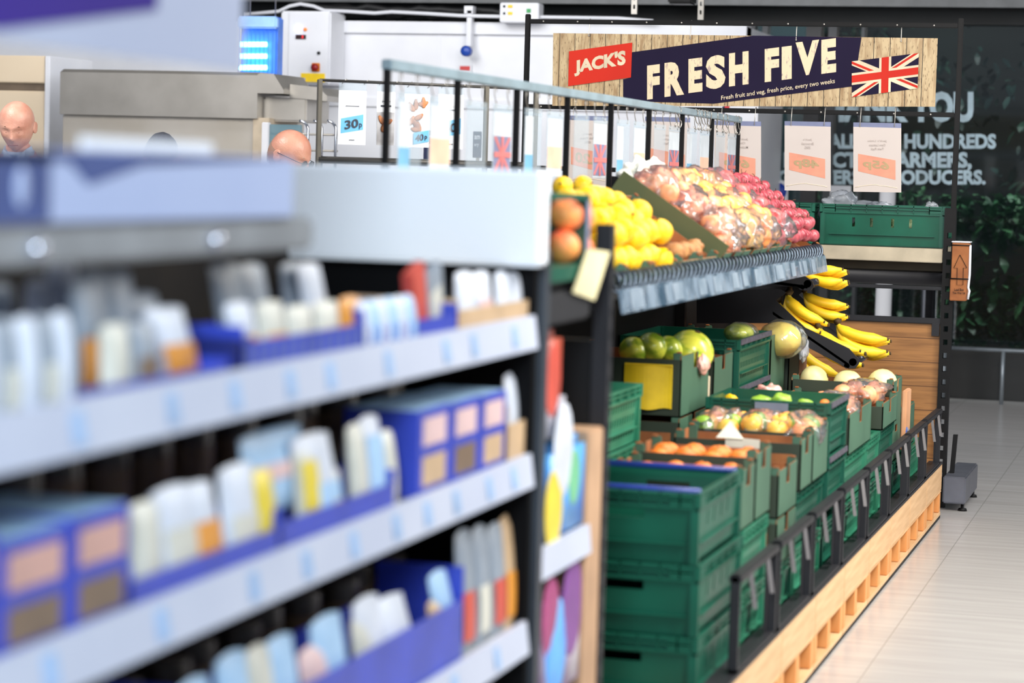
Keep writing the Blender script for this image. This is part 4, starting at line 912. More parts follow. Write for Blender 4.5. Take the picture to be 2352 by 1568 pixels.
def carton(label, x0, x1, y0, y1, z0, z1, outer=CARTG, front=CARTSH, windows=0, notch=True, tray=False, group='green cardboard produce cartons', M=None, lab_m=None):
    t = thing('produce_carton', label, 'carton', ((x0+x1)/2, (y0+y1)/2, z0), 0, group); Lx, Ly, H = x1-x0, y1-y0, z1-z0
    if M is not None: t.matrix_world = M
    T = .005; bm = nb(); box(bm, -Lx/2, Lx/2, -Ly/2, Ly/2, 0, .004, 2)
    hx = [(-.03, .03, H-.055, H)] if notch else []
    for ax, A, Bh, mi in ((0, Lx, Ly, 1), (1, Ly, Lx, 0)):
        for s in (-1, 1):
            for lay in (0, 1):
                def fn(u, v, k, s=s, ax=ax, Bh=Bh, lay=lay):
                    o = s*(Bh/2-lay*.0015-k*(.0015 if lay == 0 else .003)); return (u, o, v) if ax == 0 else (o, u, v)
                hs = [(-.03, .03, H-.05, H+.01)] if (ax == 1 and notch) else []
                if ax == 1 and H > .2: hs += [(-.04, .04, H*.35, H*.35+.03)]
                top = H if ax == 1 else H-.012
                holes_wall(bm, (-A/2, A/2), (0, top), hs, fn, mi if lay == 0 else 2)
    for sx in (-1, 1):
        for sy in (-1, 1):
            rbox(bm, sx*(Lx/2-.016)-.014, sx*(Lx/2-.016)+.014, sy*(Ly/2-.010)-.008, sy*(Ly/2-.010)+.008, H-.05, H+.010, .003, 0); rbox(bm, sx*(Lx/2-.012)-.008, sx*(Lx/2-.012)+.008, sy*(Ly/2-.012)-.008, sy*(Ly/2-.012)+.008, H+.008, H+.014, .002, 2)
    obj('carton_body', bm, [outer, front, KRAFT], t)
    if windows:
        for sx in (-1, 1):
            bm = nb(); c = sx*Lx*.26; box(bm, c-Lx*.17, c+Lx*.17, -Ly/2-.002, -Ly/2-.0004, H*.22, H*.72); obj('brown_print', bm, KRAFT, t)
    return t
# ---- fruit kinds
ORANGE = mat('orange_peel', (246, 140, 44), .4, col2=(232, 112, 30), nscale=30, bump=.25, bscale=400)
LEMON = mat('lemon_peel', (252, 208, 30), .38, col2=(244, 190, 12), nscale=20, bump=.2, bscale=300)
APORG = mat('blush_apple', (252, 186, 96), .35, col2=(240, 140, 76), nscale=10)
APYEL = mat('golden_apple', (254, 206, 92), .35, col2=(246, 170, 72), nscale=10)
APRED = mat('red_apple', (226, 96, 92), .3, col2=(188, 40, 50), nscale=14, stretch=(3, 3, 1))
RADI = mat('radish_red', (186, 92, 100), .25, col2=(138, 44, 56), nscale=20)
GRN = mat('green_apple', (158, 198, 72), .35, col2=(130, 170, 50), nscale=9)
PEACHF = mat('peach_skin', (255, 170, 90), .5, col2=(236, 76, 58), nscale=9)
CARR = mat('pale_salmon_fruit', (250, 184, 132), .4, col2=(240, 134, 92), nscale=14)
POT = mat('brown_potato', (196, 140, 84), .6, col2=(160, 104, 56), nscale=14)
STEMM = mat('fruit_stem', (84, 60, 34), .8)
def fruit(name, m, r, kind='round'):
    t = thing(name, 'x', 'fruit')
    bm = nb()
    if kind == 'apple':
        prof = [(0, -.80), (.25, -.88), (.55, -.82), (.85, -.45), (1, .05), (.93, .5), (.68, .82), (.35, .90), (.12, .78), (0, .66)]
        lathe(bm, [(a*r, b*r) for a, b in prof], 18)
    elif kind == 'lemon':
        prof = [(0, -1.22), (.12, -1.18), (.20, -1.06), (.48, -.90), (.72, -.68), (.93, -.32), (1, 0), (.93, .32), (.72, .68), (.48, .90), (.20, 1.06), (.12, 1.15), (0, 1.17)]
        lathe(bm, [(a*r, b*r) for a, b in prof], 18)
    elif kind == 'potato': ball(bm, (0, 0, 0), (r*1.25, r, r*.85), 16, 12, disp=.25, seed=3)
    else: ball(bm, (0, 0, 0), (r, r, r*.94), 20, 14)
    obj('flesh', bm, m, t)
    bm = nb()
    if kind == 'apple': tube(bm, [(0, 0, r*.66), (r*.06, 0, r*.95), (r*.16, 0, r*1.1)], r*.045, 5)
    elif kind == 'radish': tube(bm, [(0, 0, r*.9), (r*.2, 0, r*1.25), (r*.5, 0, r*1.4)], r*.05, 5)
    elif kind == 'potato': ball(bm, (r*.4, -r*.5, r*.55), r*.1, 6, 4)
    elif kind == 'lemon': lathe(bm, [(0, r*1.2), (r*.12, r*1.22), (r*.08, r*1.3), (0, r*1.3)], 8)
    else: lathe(bm, [(0, r*.93), (r*.14, r*.93), (r*.10, r*.97), (0, r*.98)], 8)
    obj('stem', bm, STEMM, t)
    build_kids(t); t.location = (0, 0, -3)
    return t
FR = {}
PROTO = []
def put(name, m, r, kind, p, rot, label, group):
    k = (name, m.name, r)
    if k not in FR:
        FR[k] = fruit(name, m, r, kind); o = FR[k]; o.location = p; o.rotation_euler = rot; o['label'] = label; o['group'] = group; return o
    o = dup(FR[k], p, rot, label, group); return o
R3 = lambda rr: (rr.uniform(-.6, .6), rr.uniform(-.6, .6), rr.uniform(0, 6.28))
def fill(name, m, r, kind, x0, x1, y0, y1, z, label, group, seed=1, skip=.0, jz=.3):
    rr = random.Random(seed); nx = max(1, int((x1-x0)/(2.02*r))); ny = max(1, int((y1-y0)/(2.02*r))); out = []
    for i in range(nx):
        for j in range(ny):
            if rr.random() < skip: continue
            p = (x0+(i+.5)*(x1-x0)/nx, y0+(j+.5)*(y1-y0)/ny, z+r*.94+rr.uniform(0, jz)*r)
            out.append(put(name, m, r, kind, p, R3(rr), label, group))
    return out
def blob(name, c, r, m, label, cat, seed=0, disp=.35, group=None, fac=2.2, seg=40, Mx=None):
    bm = nb(); tt = nb(); bmesh.ops.create_icosphere(tt, subdivisions=4, radius=1)
    for v in tt.verts:
        n = v.co.copy(); k = 1+disp*noise.noise(n*fac+Vector((seed*3.1, 0, 0)))+disp*.45*abs(noise.noise(n*fac*3.2+Vector((0, seed*2.3, 0))))
        v.co = Vector((n.x*r[0]*k, n.y*r[1]*k, n.z*r[2]*k))
        if Mx is not None: v.co = Mx @ v.co
    for f in tt.faces: f.smooth = True
    merge(bm, tt); o = obj(name, bm, m); o.location = c; return tag(o, label, cat, group)
XF = -1.135
# nearest stack of four green crates with blue arms
lv = [.20, .378, .556]
crate('green crate at the bottom of the nearest stack by the fence', -1.535, XF, 5.80, 6.38, .022)
crate('green crate second from the bottom of the nearest stack', -1.535, XF, 5.80, 6.38, .200)
crate('green crate third from the bottom of the nearest stack', -1.535, XF, 5.80, 6.38, .378)
crate('top green crate with blue arms on the nearest stack', -1.54, XF-.005, 5.80, 6.38, .556, blue=True)
crate('bottom green crate behind the dark slotted upright, left of the nearest stack', -1.98, -1.56, 5.82, 6.40, .022)
crate('upper green crate behind the dark slotted upright, left of the nearest stack', -1.98, -1.56, 5.82, 6.40, .200)
for i, (px, py) in enumerate(((1442, 1222), (1470, 1228), (1498, 1230))):
    p = at_y(px, py, 5.96); put('cauliflower', mat('cauliflower_cream', (250, 240, 205), .6, col2=(240, 222, 170), nscale=30, bump=.6, bscale=200), .035, 'round', (p.x, 5.97, .60), (0, 0, i), 'pale cream vegetable in the top green crate with blue arms', 'pale vegetables in the top green crate')
# the lower tier, crates standing on the bed behind the fence
for k, (ya, yb, n) in enumerate(((6.44, 6.83, 3), (6.95, 7.32, 2), (7.34, 7.89, 3), (7.93, 8.34, 2), (8.38, 8.96, 3), (8.98, 9.34, 3), (9.36, 9.78, 3), (9.82, 10.30, 2), (10.34, 10.90, 2))):
    for q in range(n): crate('%s green lattice crate behind the fence, %s stack along the aisle' % (('bottom', 'second tier', 'third tier')[q], ORD[k]), -1.56, XF-.01, ya, yb, .022+.178*q, m=GREEN2 if (k+q) % 4 else GREEN, lace=(k, q) != (1, 1), group='lower green crates behind the fence')
# orange cartons
carton('nearer open carton of oranges in front, behind the blue armed crate', -1.50, XF-.015, 6.42, 6.62, .558, .722)
carton('farther open carton of oranges, right behind the first', -1.50, XF-.015, 6.64, 6.88, .558, .745)
fill('orange', ORANGE, .034, 'round', -1.48, -1.17, 6.44, 6.61, .652, 'orange in the nearer cardboard carton of oranges', 'oranges in the nearer carton', 3)
fill('orange', ORANGE, .034, 'round', -1.48, -1.17, 6.66, 6.87, .675, 'orange in the farther cardboard carton of oranges', 'oranges in the farther carton', 4)
bm = nb(); box(bm, -1.49, -1.16, 6.43, 6.61, .58, .65); tag(obj('carton_liner', bm, KRAFT), 'kraft liner sheet under the nearer oranges', 'liner')
bm = nb(); box(bm, -1.49, -1.16, 6.65, 6.87, .58, .673); tag(obj('carton_liner', bm, KRAFT), 'kraft liner sheet under the farther oranges', 'liner')
for i in range(2): carton('%s olive carton with brown print behind the farther oranges' % ('lower', 'upper')[i], -1.55, XF-.005, 6.97, 7.30, .380+i*.142, .380+i*.142+.138, windows=2, group='brown printed cartons behind the oranges')
carton('green carton with white papers on its front, behind the orange cartons', -1.53, XF-.0, 7.34, 7.56, .558, .715, windows=2)
for (x0, x1, y0, y1, lab, rot) in ((1665, 1745, 1010, 1036, 'white paper slip lying over the front of the green carton', 0), (1645, 1710, 972, 1004, 'folded cream paper triangle above the white paper slip', 1)):
    a = at_y(x0, y1, 7.33); c = at_y(x1, y0, 7.33); bm = nb()
    if rot: prism(bm, [(a.x, 7.325, a.z), (c.x, 7.325, a.z), ((a.x+c.x)/2-.01, 7.38, c.z)], (0, .002, 0))
    else: prism(bm, [(a.x, 7.332, a.z), (c.x, 7.332, a.z-.004), (c.x, 7.332, c.z), (a.x, 7.332, c.z+.004)], (0, .0015, 0))
    tag(obj('paper_slip', bm, mat('cream_paper', (232, 226, 208), .7)), lab, 'paper')
carton('green carton heaped with bagged blush and green apples', -1.53, XF-.0, 7.58, 7.89, .558, .722)
rr = random.Random(8)
cols = [GRN, APYEL, APORG, APYEL, CARR, GRN, APYEL, APORG]
for i in range(5):
    for j in range(4):
        m = cols[(i*3+j*2) % 8]; p = (-1.495+i*.079, 7.62+j*.072, .705+rr.uniform(0, .022)); nm = {GRN: 'green_apple', APORG: 'blush_apple', APYEL: 'golden_apple', CARR: 'pink_apple'}[m]
        put(nm, m, .036, 'apple', p, R3(rr), '%s in the carton of bagged mixed apples, before the dusty rimmed crate' % nm.replace('_', ' '), 'apples in the mixed carton')
for i in range(3): blob('fruit_bag', (-1.46+i*.13, 7.73, .712), (.075, .14, .05), FILM, ('left', 'middle', 'right')[i]+' clear bag of apples in the mixed carton', 'plastic bag', i)
DUST = mat('dusty_purple_grey', (86, 82, 96), .8, col2=(60, 58, 66), nscale=60)
crate('top green crate with dusty grey rim in the front row, behind mixed apples', -1.55, XF, 7.93, 8.34, .600, m=GREEN, lace=True, band=DUST, group='dusty rimmed green crates, front row')
crate('lower green crate with dusty rim in the front row, behind mixed apples', -1.55, XF, 7.93, 8.34, .420, m=GREEN, lace=True, band=DUST, group='dusty rimmed green crates, front row')
bm = nb(); p = at_y(1772, 940, 7.92); box(bm, p.x-.055, p.x+.055, 7.915, 7.919, .745, .772); tag(obj('shelf_ticket', bm, mat('blue_grey_ticket', (120, 132, 150), .5)), 'blue grey ticket clipped to the dusty rimmed crate', 'ticket')
for i, (px, py, y, m, nm) in enumerate(((1750, 927, 8.0, GRN, 'green_mango'), (1795, 922, 8.0, GRN, 'green_mango'), (1678, 917, 8.2, LEMON, 'yellow_pepper'), (1894, 928, 8.1, ORANGE, 'small_orange'))):
    q = at_y(px, py, y); put(nm, m, (.032, .032, .022, .018)[i], 'potato' if i < 3 else 'round', q, (0, 0, i), ['left green mango on the dusty rimmed crate', 'right green mango on the dusty rimmed crate', 'small yellow pepper at the left rim of the dusty crate', 'small orange at the right corner of the dusty crate'][i], 'loose fruit on the dusty rimmed crate')
fill('green_mango', GRN, .034, 'potato', -1.52, -1.16, 8.0, 8.30, .69, 'green mango deep inside the dusty rimmed crate', 'mangoes deep in the dusty rimmed crate', 7, .2)
carton('shade fronted carton of salmon coloured fruit beside the dusty crate', -1.55, XF-.0, 8.40, 8.98, .558, .700, notch=True)
carton('teal sided carton of salmon coloured fruit bags farther along', -1.55, XF-.0, 9.34, 9.78, .558, .660)
fill('peach', CARR, .036, 'round', -1.36, -1.16, 8.42, 8.96, .655, 'pale salmon peach in the shade fronted carton', 'peaches in the olive fronted carton', 5)
fill('peach', CARR, .038, 'round', -1.35, -1.16, 9.36, 9.76, .635, 'pale salmon peach in the teal sided carton', 'peaches in the teal sided carton', 6, jz=.5)
for i in range(2): blob('fruit_bag', (-1.24, 8.70+i*.87, .705-.015*i), (.09, .2, .045), FILM, ('glossy clear bag over the peaches in the shade fronted carton', 'glossy clear bag over the peaches in the teal sided carton')[i], 'plastic bag', i+5)
p = at_y(1765, 908, 8.5); blob('fruit_bag', p, (.045, .06, .035), mat('pinkish_wrap', (245, 205, 190), .3, col2=(236, 150, 140), nscale=20), 'crumpled pink and white plastic bag among the front cartons', 'plastic bag', 9, .5)
p = at_y(1820, 912, 8.6); blob('pink_packet', p, (.075, .05, .014), mat('pink_wrap', (236, 140, 150), .4), 'flat pink packet lying behind the dusty crate', 'packet', 2, .2)
p = at_y(1872, 914, 8.7); blob('brown_packet', p, (.045, .05, .014), mat('tan_wrap', (190, 130, 80), .5), 'flat tan packet beside the pink packet', 'packet', 3, .2)
carton('long shade fronted carton of pale melons near the wooden panel', -1.57, XF-.02, 9.82, 10.10, .380, .706, outer=CARTG)
bm = nb(); prism(bm, [(-1.56, 9.80, .700), (-1.17, 9.80, .698), (-1.17, 9.80, .650), (-1.56, 9.80, .655)], (0, .012, 0)); tag(obj('carton_flap', bm, CARTSH), 'shade toned front flap of the melon carton', 'flap')
MEL = mat('pale_melon', (240, 232, 176), .4, col2=(220, 200, 120), nscale=8)
for i, x in enumerate((-1.50, -1.36, -1.22)): put('pale_melon', MEL, .062, 'round', (x, 9.97, .675+.01*(i != 1)), (0, 1.2, i), ('leftmost', 'middle', 'right hand')[i]+' pale melon in the long shade fronted carton', 'pale melons in the olive carton')
bm = nb(); rbox(bm, -1.155, XF+.00, 10.12, 10.28, .40, .648, .004); tag(obj('card_divider', bm, KRAFTP), 'pinkish kraft board end standing by the last fence panels, front row', 'board')
carton('green carton at the far end of the front row behind the kraft board', -1.57, XF-.03, 10.34, 10.7, .38, .55)
bm = nb(); ball(bm, (0, 0, 0), (.010, .10, .11), 14, 10, disp=.2); o = tag(obj('leaning_packet', bm, mat('cream_yellow_packet', (236, 228, 180), .4, col2=(60, 90, 160), nscale=12)), 'cream and blue packet pressed against a fence panel near the wooden panel', 'packet'); o.location = (-1.112, 9.98, .40)
# ---- back row (higher)
XB = -1.62
crate('green lattice crate at the near end of the back row', -2.03, -1.60, 6.60, 7.18, .70, m=GREEN2, lace=True, group='back row green crates')
for i, z in enumerate((.344, .522)): crate('green lattice crate %s under the near end of the back row' % ('lowest', 'second')[i], -2.03, -1.60, 6.60, 7.18, z, m=GREEN2, lace=True, group='back row green crates')
crate('green lattice crate behind the end cap, left of the slotted upright', -2.03, -1.62, 6.12, 6.56, .76, m=GREEN2, lace=True, group='back row green crates')
crate('green crate under the one behind the end cap', -2.03, -1.62, 6.12, 6.56, .58, m=GREEN2, lace=True, group='back row green crates')
for i, z in enumerate((.38, .55, .72)):
    carton('olive carton in the melon stack, %s' % ('bottom', 'second')[i] if i < 2 else 'top olive carton holding melons, yellow card on its front', -2.03, XB+.015, 7.78, 8.24, z, z+(.165 if i < 2 else .200), windows=2 if i < 2 else 0, group='cartons of the melon stack')
a = at_y(1432, 935, 7.77); c = at_y(1545, 842, 7.77)
t = thing('yellow_notice', 'bright yellow card hung over the front of the melon carton', 'notice', (a.x, 7.765, a.z)); bm = nb(); w = c.x-a.x; h = c.z-a.z
N_ = 12
for k in range(N_):
    u0, u1 = k/N_, (k+1)/N_; f = lambda u: -.008*math.sin(u*5); prism(bm, [(u0*w, f(u0), .004*math.sin(9*u0)), (u1*w, f(u1), .004*math.sin(9*u1)), (u1*w, f(u1), h), (u0*w, f(u0), h)], (0, .0015, 0))
obj('card', bm, YEL, t)
bm = nb(); box(bm, -.0, w, .002, .006, h, h+.006); obj('hanging_edge', bm, YEL, t)
WM = mat('green_melon_skin', (236, 234, 84), .3, col2=(150, 180, 44), nscale=5, stretch=(1, 6, 6), contrast=(.40, .56), coat=.3)
p = at_y(1586, 808, 8.12); put('watermelon', WM, .080, 'round', (p.x, 8.12, p.z), (.2, .3, .2), 'large striped yellow green melon overhanging the olive carton', 'melons on the olive carton')
GM2 = mat('dark_green_melon', (220, 224, 76), .3, col2=(128, 156, 40), nscale=6, stretch=(1, 5, 5), contrast=(.38, .58), coat=.3)
for i, (px, py, r, y) in enumerate(((1497, 797, .052, 7.95), (1536, 802, .048, 8.0), (1455, 806, .050, 7.92))):
    p = at_y(px, py, y); put('green_melon', GM2, r, 'round', (p.x, y, p.z), (.3*i, .5, i), ('middle small green melon above the yellow card', 'right hand small green melon beside the large melon', 'left small dark green melon beside the slotted upright')[i], 'small melons in the olive carton')
p = at_x(1615, 835, -1.595); blob('fruit_bag', p, (.02, .05, .038), mat('pinkish_wrap', (250, 222, 212), .3), 'pink and white wrapped bag beside the large melon', 'plastic bag', 3, .2)
bm = nb(); rbox(bm, XB-.004, XB+.012, 8.25, 8.29, .50, .82, .002); tag(obj('corner_post', bm, mat('pale_corner_post', (222, 206, 176), .6)), 'pale card corner post beside the melon cartons', 'post')
carton('tall green carton with notched side in front of the dusty back crates', -2.03, XB, 8.42, 8.77, .40, .872, group='tall green cartons, back row')
for i, z in enumerate((.38, .56, .735)): crate('%s green crate with dusty rim in the back row stack' % ('lowest', 'middle', 'top')[i], -2.05, XB+.02, 8.80, 9.46, z, m=GREEN, lace=True, band=DUST, group='dusty rimmed green crates, back row')
carton('upright green carton right of the dusty back crates', -2.03, XB, 9.60, 9.94, .45, .885, group='tall green cartons, back row')
carton('last upright green carton of the back row, beside the pinkish board', -2.03, XB, 10.06, 10.32, .45, .862, group='tall green cartons, back row')
bm = nb(); rbox(bm, XB-.02, XB+.0, 10.34, 10.54, .45, .83, .004); tag(obj('card_divider', bm, KRAFTP), 'pinkish kraft board end in the back row below the banana tray', 'board')
CLEARB = film('clear_bag_film', (240, 240, 230), .08, .12, .6)
BM = mat('bagged_melon', (252, 226, 110), .35, col2=(236, 200, 80), nscale=4, stretch=(4, 1, 1))
for i, (px, py, rx, rz_, y) in enumerate(((1792, 778, .086, .070, 9.76), (1697, 764, .058, .038, 9.3))):
    p = at_y(px, py, y); bm = nb(); ball(bm, (0, 0, 0), (rx, .08, rz_), 24, 16); o = obj('bagged_melon', bm, BM if i == 0 else GM2); o.location = (p.x, y, p.z); tag(o, ('large yellow melon in a clear bag below the banana tray', 'small dim melon in a clear bag left of the large one')[i], 'melon', 'bagged melons')
    blob('fruit_bag', (p.x+.01, y, p.z-.0), (rx*1.10, .095, rz_*1.12), CLEARB, ('milky clear bag round the large yellow melon', 'clear bag round the small dim melon')[i], 'plastic bag', i+3, .10)
blob('fruit_bag', (at_y(1846, 790, 9.9).x, 9.9, at_y(1846, 800, 9.9).z), (.018, .05, .05), FILM2, 'loose white tail of plastic bag hanging over the last green carton', 'plastic bag', 8, .4)
# ---- banana trays
BAN = mat('banana_yellow', (252, 212, 44), .42, col2=(240, 190, 30), nscale=9); BANT = mat('banana_tip', (70, 52, 24), .8); BANG = mat('banana_green_stem', (190, 190, 60), .5, col2=(120, 120, 40), nscale=20)
def banana(bm, ax, az, r, th1, ya, spread):
    n = 16; pts = []; rs = []
    for i in range(n):
        u = i/(n-1); th = .12+(th1-.12)*u; x = ax*(1-math.cos(th)); z = -az*math.sin(th)
        pts.append(Vector((x, ya+spread*math.sin(u*2.2)*.9, z))); rs.append(r*(.34 if u < .07 else .46 if u < .14 else min(1, .55+2.4*(u-.14)) if u < .34 else 1 if u < .82 else max(.30, 1-(u-.82)*4.2)))
    tube(bm, pts, r, 8, rs=rs); return pts
def bunch(p, rot, n, label, s=1.0, w=.165, group='banana bunches on the lower tray'):
    t = thing('banana_bunch', label, 'bananas', p, 0, group); t.rotation_euler = rot; t.scale = (s, s, s)
    for k in range(n):
        row, c = divmod(k, (n+1)//2); m = (n+1)//2
        ya = (c-(m-1)/2)*.012; sp = (c-(m-1)/2)*.050
        bm = nb(); pts = banana(bm, w*(1.0-.10*row+.05*(c % 2)), .058+.050*row+.010*c, .0225, 1.72+.12*row, ya, sp); b = obj('banana', bm, BAN, t)
        bm = nb(); e = pts[-1]; d = (pts[-1]-pts[-2]).normalized(); tube(bm, [e-d*.001, e+d*.007], .0062, 6); obj('tip', bm, BANT, b)
        bm = nb(); tube(bm, pts[:4], .0072, 6, rs=[.0078, .0082, .0092, .0105]); obj('green_neck', bm, BANG, b)
    bm = nb(); ball(bm, (.0, 0, .002), (.015, .012+.005*n, .016), 12, 8, disp=.3); tube(bm, [(0, 0, .0), (-.004, 0, .03)], .011, 8, rs=[.014, .009]); obj('crown', bm, BANT, t)
    return t
YBT = 9.95; WBT = .60
def tray(label, poly, tip, lab_poly_far):
    t = thing('banana_tray', label, 'tray', at_y(*tip, YBT)); L = t.location.copy(); pl = [at_y(x, y, YBT)-L for x, y in poly]
    bm = nb(); prism(bm, pl, (0, .008, 0)); obj('side_plate', bm, CHAR, t)
    bm = nb(); prism(bm, pl, (0, .008, 0)); [setattr(v, 'co', v.co+Vector((0, WBT, 0))) for v in bm.verts]; obj('side_plate', bm, CHAR, t)
    for dx, dz, r in ((-.006, .008, .016), (-.03, -.008, .012)): bm = nb(); tube(bm, [(dx, .0, dz), (dx, WBT, dz)], r, 14); obj('roller', bm, mat('shiny_black_roller', (60, 60, 66), .15, .6), t)
    a, b = lab_poly_far; A = at_y(*a, YBT)-L; Bv = at_y(*b, YBT)-L; bm = nb(); prism(bm, [A, Bv, Bv+Vector((0, 0, -.012)), A+Vector((0, 0, -.012))], (0, WBT, 0)); obj('tray_deck', bm, BLACK, t)
    return t
tray('lower black sloping banana tray with shiny rollers', [(1600, 662), (1790, 664), (1806, 672), (1782, 690), (1849, 752), (1950, 800), (1970, 822), (1973, 835), (1964, 846), (1950, 846), (1935, 840), (1845, 792), (1770, 742), (1600, 742)], (1962, 836), ((1775, 715), (1950, 835)))
tray('upper black banana tray tucked under the top shelf', [(1690, 640), (1830, 626), (1846, 632), (1866, 646), (1870, 658), (1862, 667), (1848, 667), (1830, 658), (1690, 655)], (1858, 656), ((1740, 640), (1855, 656)))
def bp(px, py, y): return at_y(px, py, y)
for px, py, y, rot, n, lab, s, g in ((1812, 672, 10.08, (0, .30, -.10), 6, 'upper left banana bunch hanging over the lower tray', 1.0, 0), (1848, 666, 10.38, (0, .0, .10), 6, 'upper right banana bunch with dark stems at the top', .95, 0),
        (1790, 690, 10.45, (0, .5, .3), 5, 'shaded banana bunch at the top left of the lower tray', .9, 0), (1882, 748, 10.08, (0, .16, -.12), 6, 'lower left banana bunch resting near the rollers', 1.05, 0),
        (1924, 738, 10.36, (0, .0, .08), 6, 'rightmost banana bunch with a greenish end', 1.12, 0), (1896, 784, 10.12, (0, -.02, -.05), 4, 'lowest banana bunch lying just above the rollers', .72, 0),
        (1838, 790, 10.86, (0, .35, .2), 4, 'big bananas curving under the lower tray', 1.1, 1), (1842, 596, 10.25, (0, -.12, -.1), 6, 'banana bunch poking out past the end of the ticket strip', .95, 2)):
    bunch(bp(px, py, y), rot, n, lab, s, group=('banana bunches on the lower tray', 'bananas below the tray', 'bananas on the upper tray')[g])
# ---- top sloping shelf
AX = math.atan(SL)
def SM(x, y, h=0): 
    z = sz0+SL*(sx0-x); n = Vector((math.sin(AX), 0, math.cos(AX))); return Matrix.Translation(Vector((x, y, z))+n*h) @ Matrix.Rotation(AX, 4, 'Y')
def shelf_carton(label, y0, y1, H, xm=-1.670, hl=.205, **k):
    M = SM(xm, (y0+y1)/2, .006); return carton(label, -hl, hl, 0, y1-y0, 0, H, M=M, group='trays on the sloping top shelf', **k)
def shelf_fruit(name, m, r, kind, y0, y1, lab, grp, seed, layers=1, x0=-1.51, x1=-1.84, h0=.02, pile=.0, skip=0):
    rr = random.Random(seed); ny = max(1, int((y1-y0)/(2.0*r))); nx = max(1, int((x0-x1)/math.cos(AX)/(2.0*r)))
    for L_ in range(layers):
        for i in range(nx-L_):
            for j in range(ny):
                if rr.random() < skip: continue
                x = x0-(i+.5+L_*.5)*(x0-x1)/nx; y = y0+(j+.5+(.25 if i % 2 else -.2))*(y1-y0)/ny+rr.uniform(-.3, .3)*r; x += rr.uniform(-.35, .35)*r
                P = SM(x, y, h0+r+L_*1.5*r+rr.uniform(0, .5)*r+pile*math.sin(math.pi*(j+.5)/ny)).translation
                put(name, m, r, kind, P, (R3(rr)[0], rr.uniform(.5, 2.4) if kind == 'lemon' else R3(rr)[1], R3(rr)[2]), lab, grp)
YK = (('nearer', 6.36, 6.68), ('farther', 6.70, 7.02))
for nm, a, b in YK:
    shelf_carton('%s shallow green tray of lemons on the sloping shelf' % nm, a, b, .05, -1.645, .17, notch=False)
    shelf_fruit('lemon', LEMON, .038, 'lemon', a+.01, b-.01, 'lemon in the %s tray on the sloping shelf' % nm, 'lemons in the %s tray' % nm, 3 if nm == 'nearer' else 4, 2, h0=.01, x1=-1.78)
shelf_carton('olive tray of brown potatoes beside the lemons', 7.06, 7.34, .06, -1.645, .17, notch=False); shelf_carton('second olive tray of brown potatoes beside the tall sided carton', 7.36, 7.62, .06, -1.645, .17, notch=False)
shelf_fruit('potato', POT, .03, 'potato', 7.08, 7.32, 'brown potato in the tray beside the lemons', 'potatoes beside the lemons', 5, x1=-1.66)
shelf_fruit('potato', POT, .03, 'potato', 7.38, 7.60, 'brown potato in the second potato tray', 'potatoes in the second tray', 6, x1=-1.60)
bmM = SM(-1.670, 7.655, .006); t = thing('tall_carton_side', 'tall olive carton side standing between potatoes and bagged apples', 'carton', (0, 0, 0)); t.matrix_world = bmM
bm = nb(); box(bm, -.215, .205, -.004, .002, .0, .105); obj('board', bm, OLIVE, t); bm = nb(); box(bm, -.215, .205, .002, .004, 0, .10); obj('kraft_lining', bm, KRAFT, t)
BG = [('blush apples', 7.68, 8.00, CARR, 'pink_apple'), ('golden apples', 8.02, 8.34, APYEL, 'golden_apple'), ('blush orange apples', 8.36, 8.68, APORG, 'blush_apple'), ('red apples', 8.70, 8.98, APRED, 'red_apple')]
for i, (nm, a, b, m, fn_) in enumerate(BG):
    shelf_carton('green tray of bagged %s on the sloping shelf' % nm, a, b, .075)
    shelf_fruit(fn_, m, .036, 'apple', a+.01, b-.01, '%s in the clear bags of %s on the sloping shelf' % (fn_.replace('_', ' '), nm), 'bagged %s' % nm, 20+i, 2, h0=.015, pile=.03)
    for k in range(3):
        P = SM(-1.565-.10*k, (a+b)/2, .115)
        o = blob('fruit_bag', P.translation, (.080, (b-a)*.52, .062), FILM, '%s clear bag of %s on the sloping shelf' % (('lowest', 'middle', 'topmost')[k], nm), 'plastic bag', i*3+k, .30, 'clear bags of fruit on the sloping shelf', fac=2.6, Mx=Matrix.Rotation(AX, 4, 'Y'))
shelf_carton('black net tray of radishes at the far end of the sloping shelf', 9.02, 9.78, .045, outer=BLACK, front=BLACK, notch=False)
shelf_fruit('radish', RADI, .026, 'radish', 9.05, 9.75, 'small red radish at the far end of the sloping shelf', 'radishes at the far end of the sloping shelf', 40, 2, h0=.05, skip=.04, x1=-1.85)
p = at_x(1480, 402, -1.87); blob('white_wrap', (p.x, p.y, p.z-.005), (.05, .18, .055), mat('white_crinkled_wrap', (244, 244, 236), .5, bump=.5, bscale=40), 'crinkled white plastic wrap at the back of the top shelf', 'plastic wrap', 4, .7)
for i, (px, py) in enumerate(((1292, 428), (1338, 426))):
    P = at_x(px, py, -1.80); put('lemon', LEMON, .031, 'lemon', P, (1.3, .4, i), ('left', 'right')[i]+' lone lemon high behind the peach tray', 'lone lemons behind the peach tray')
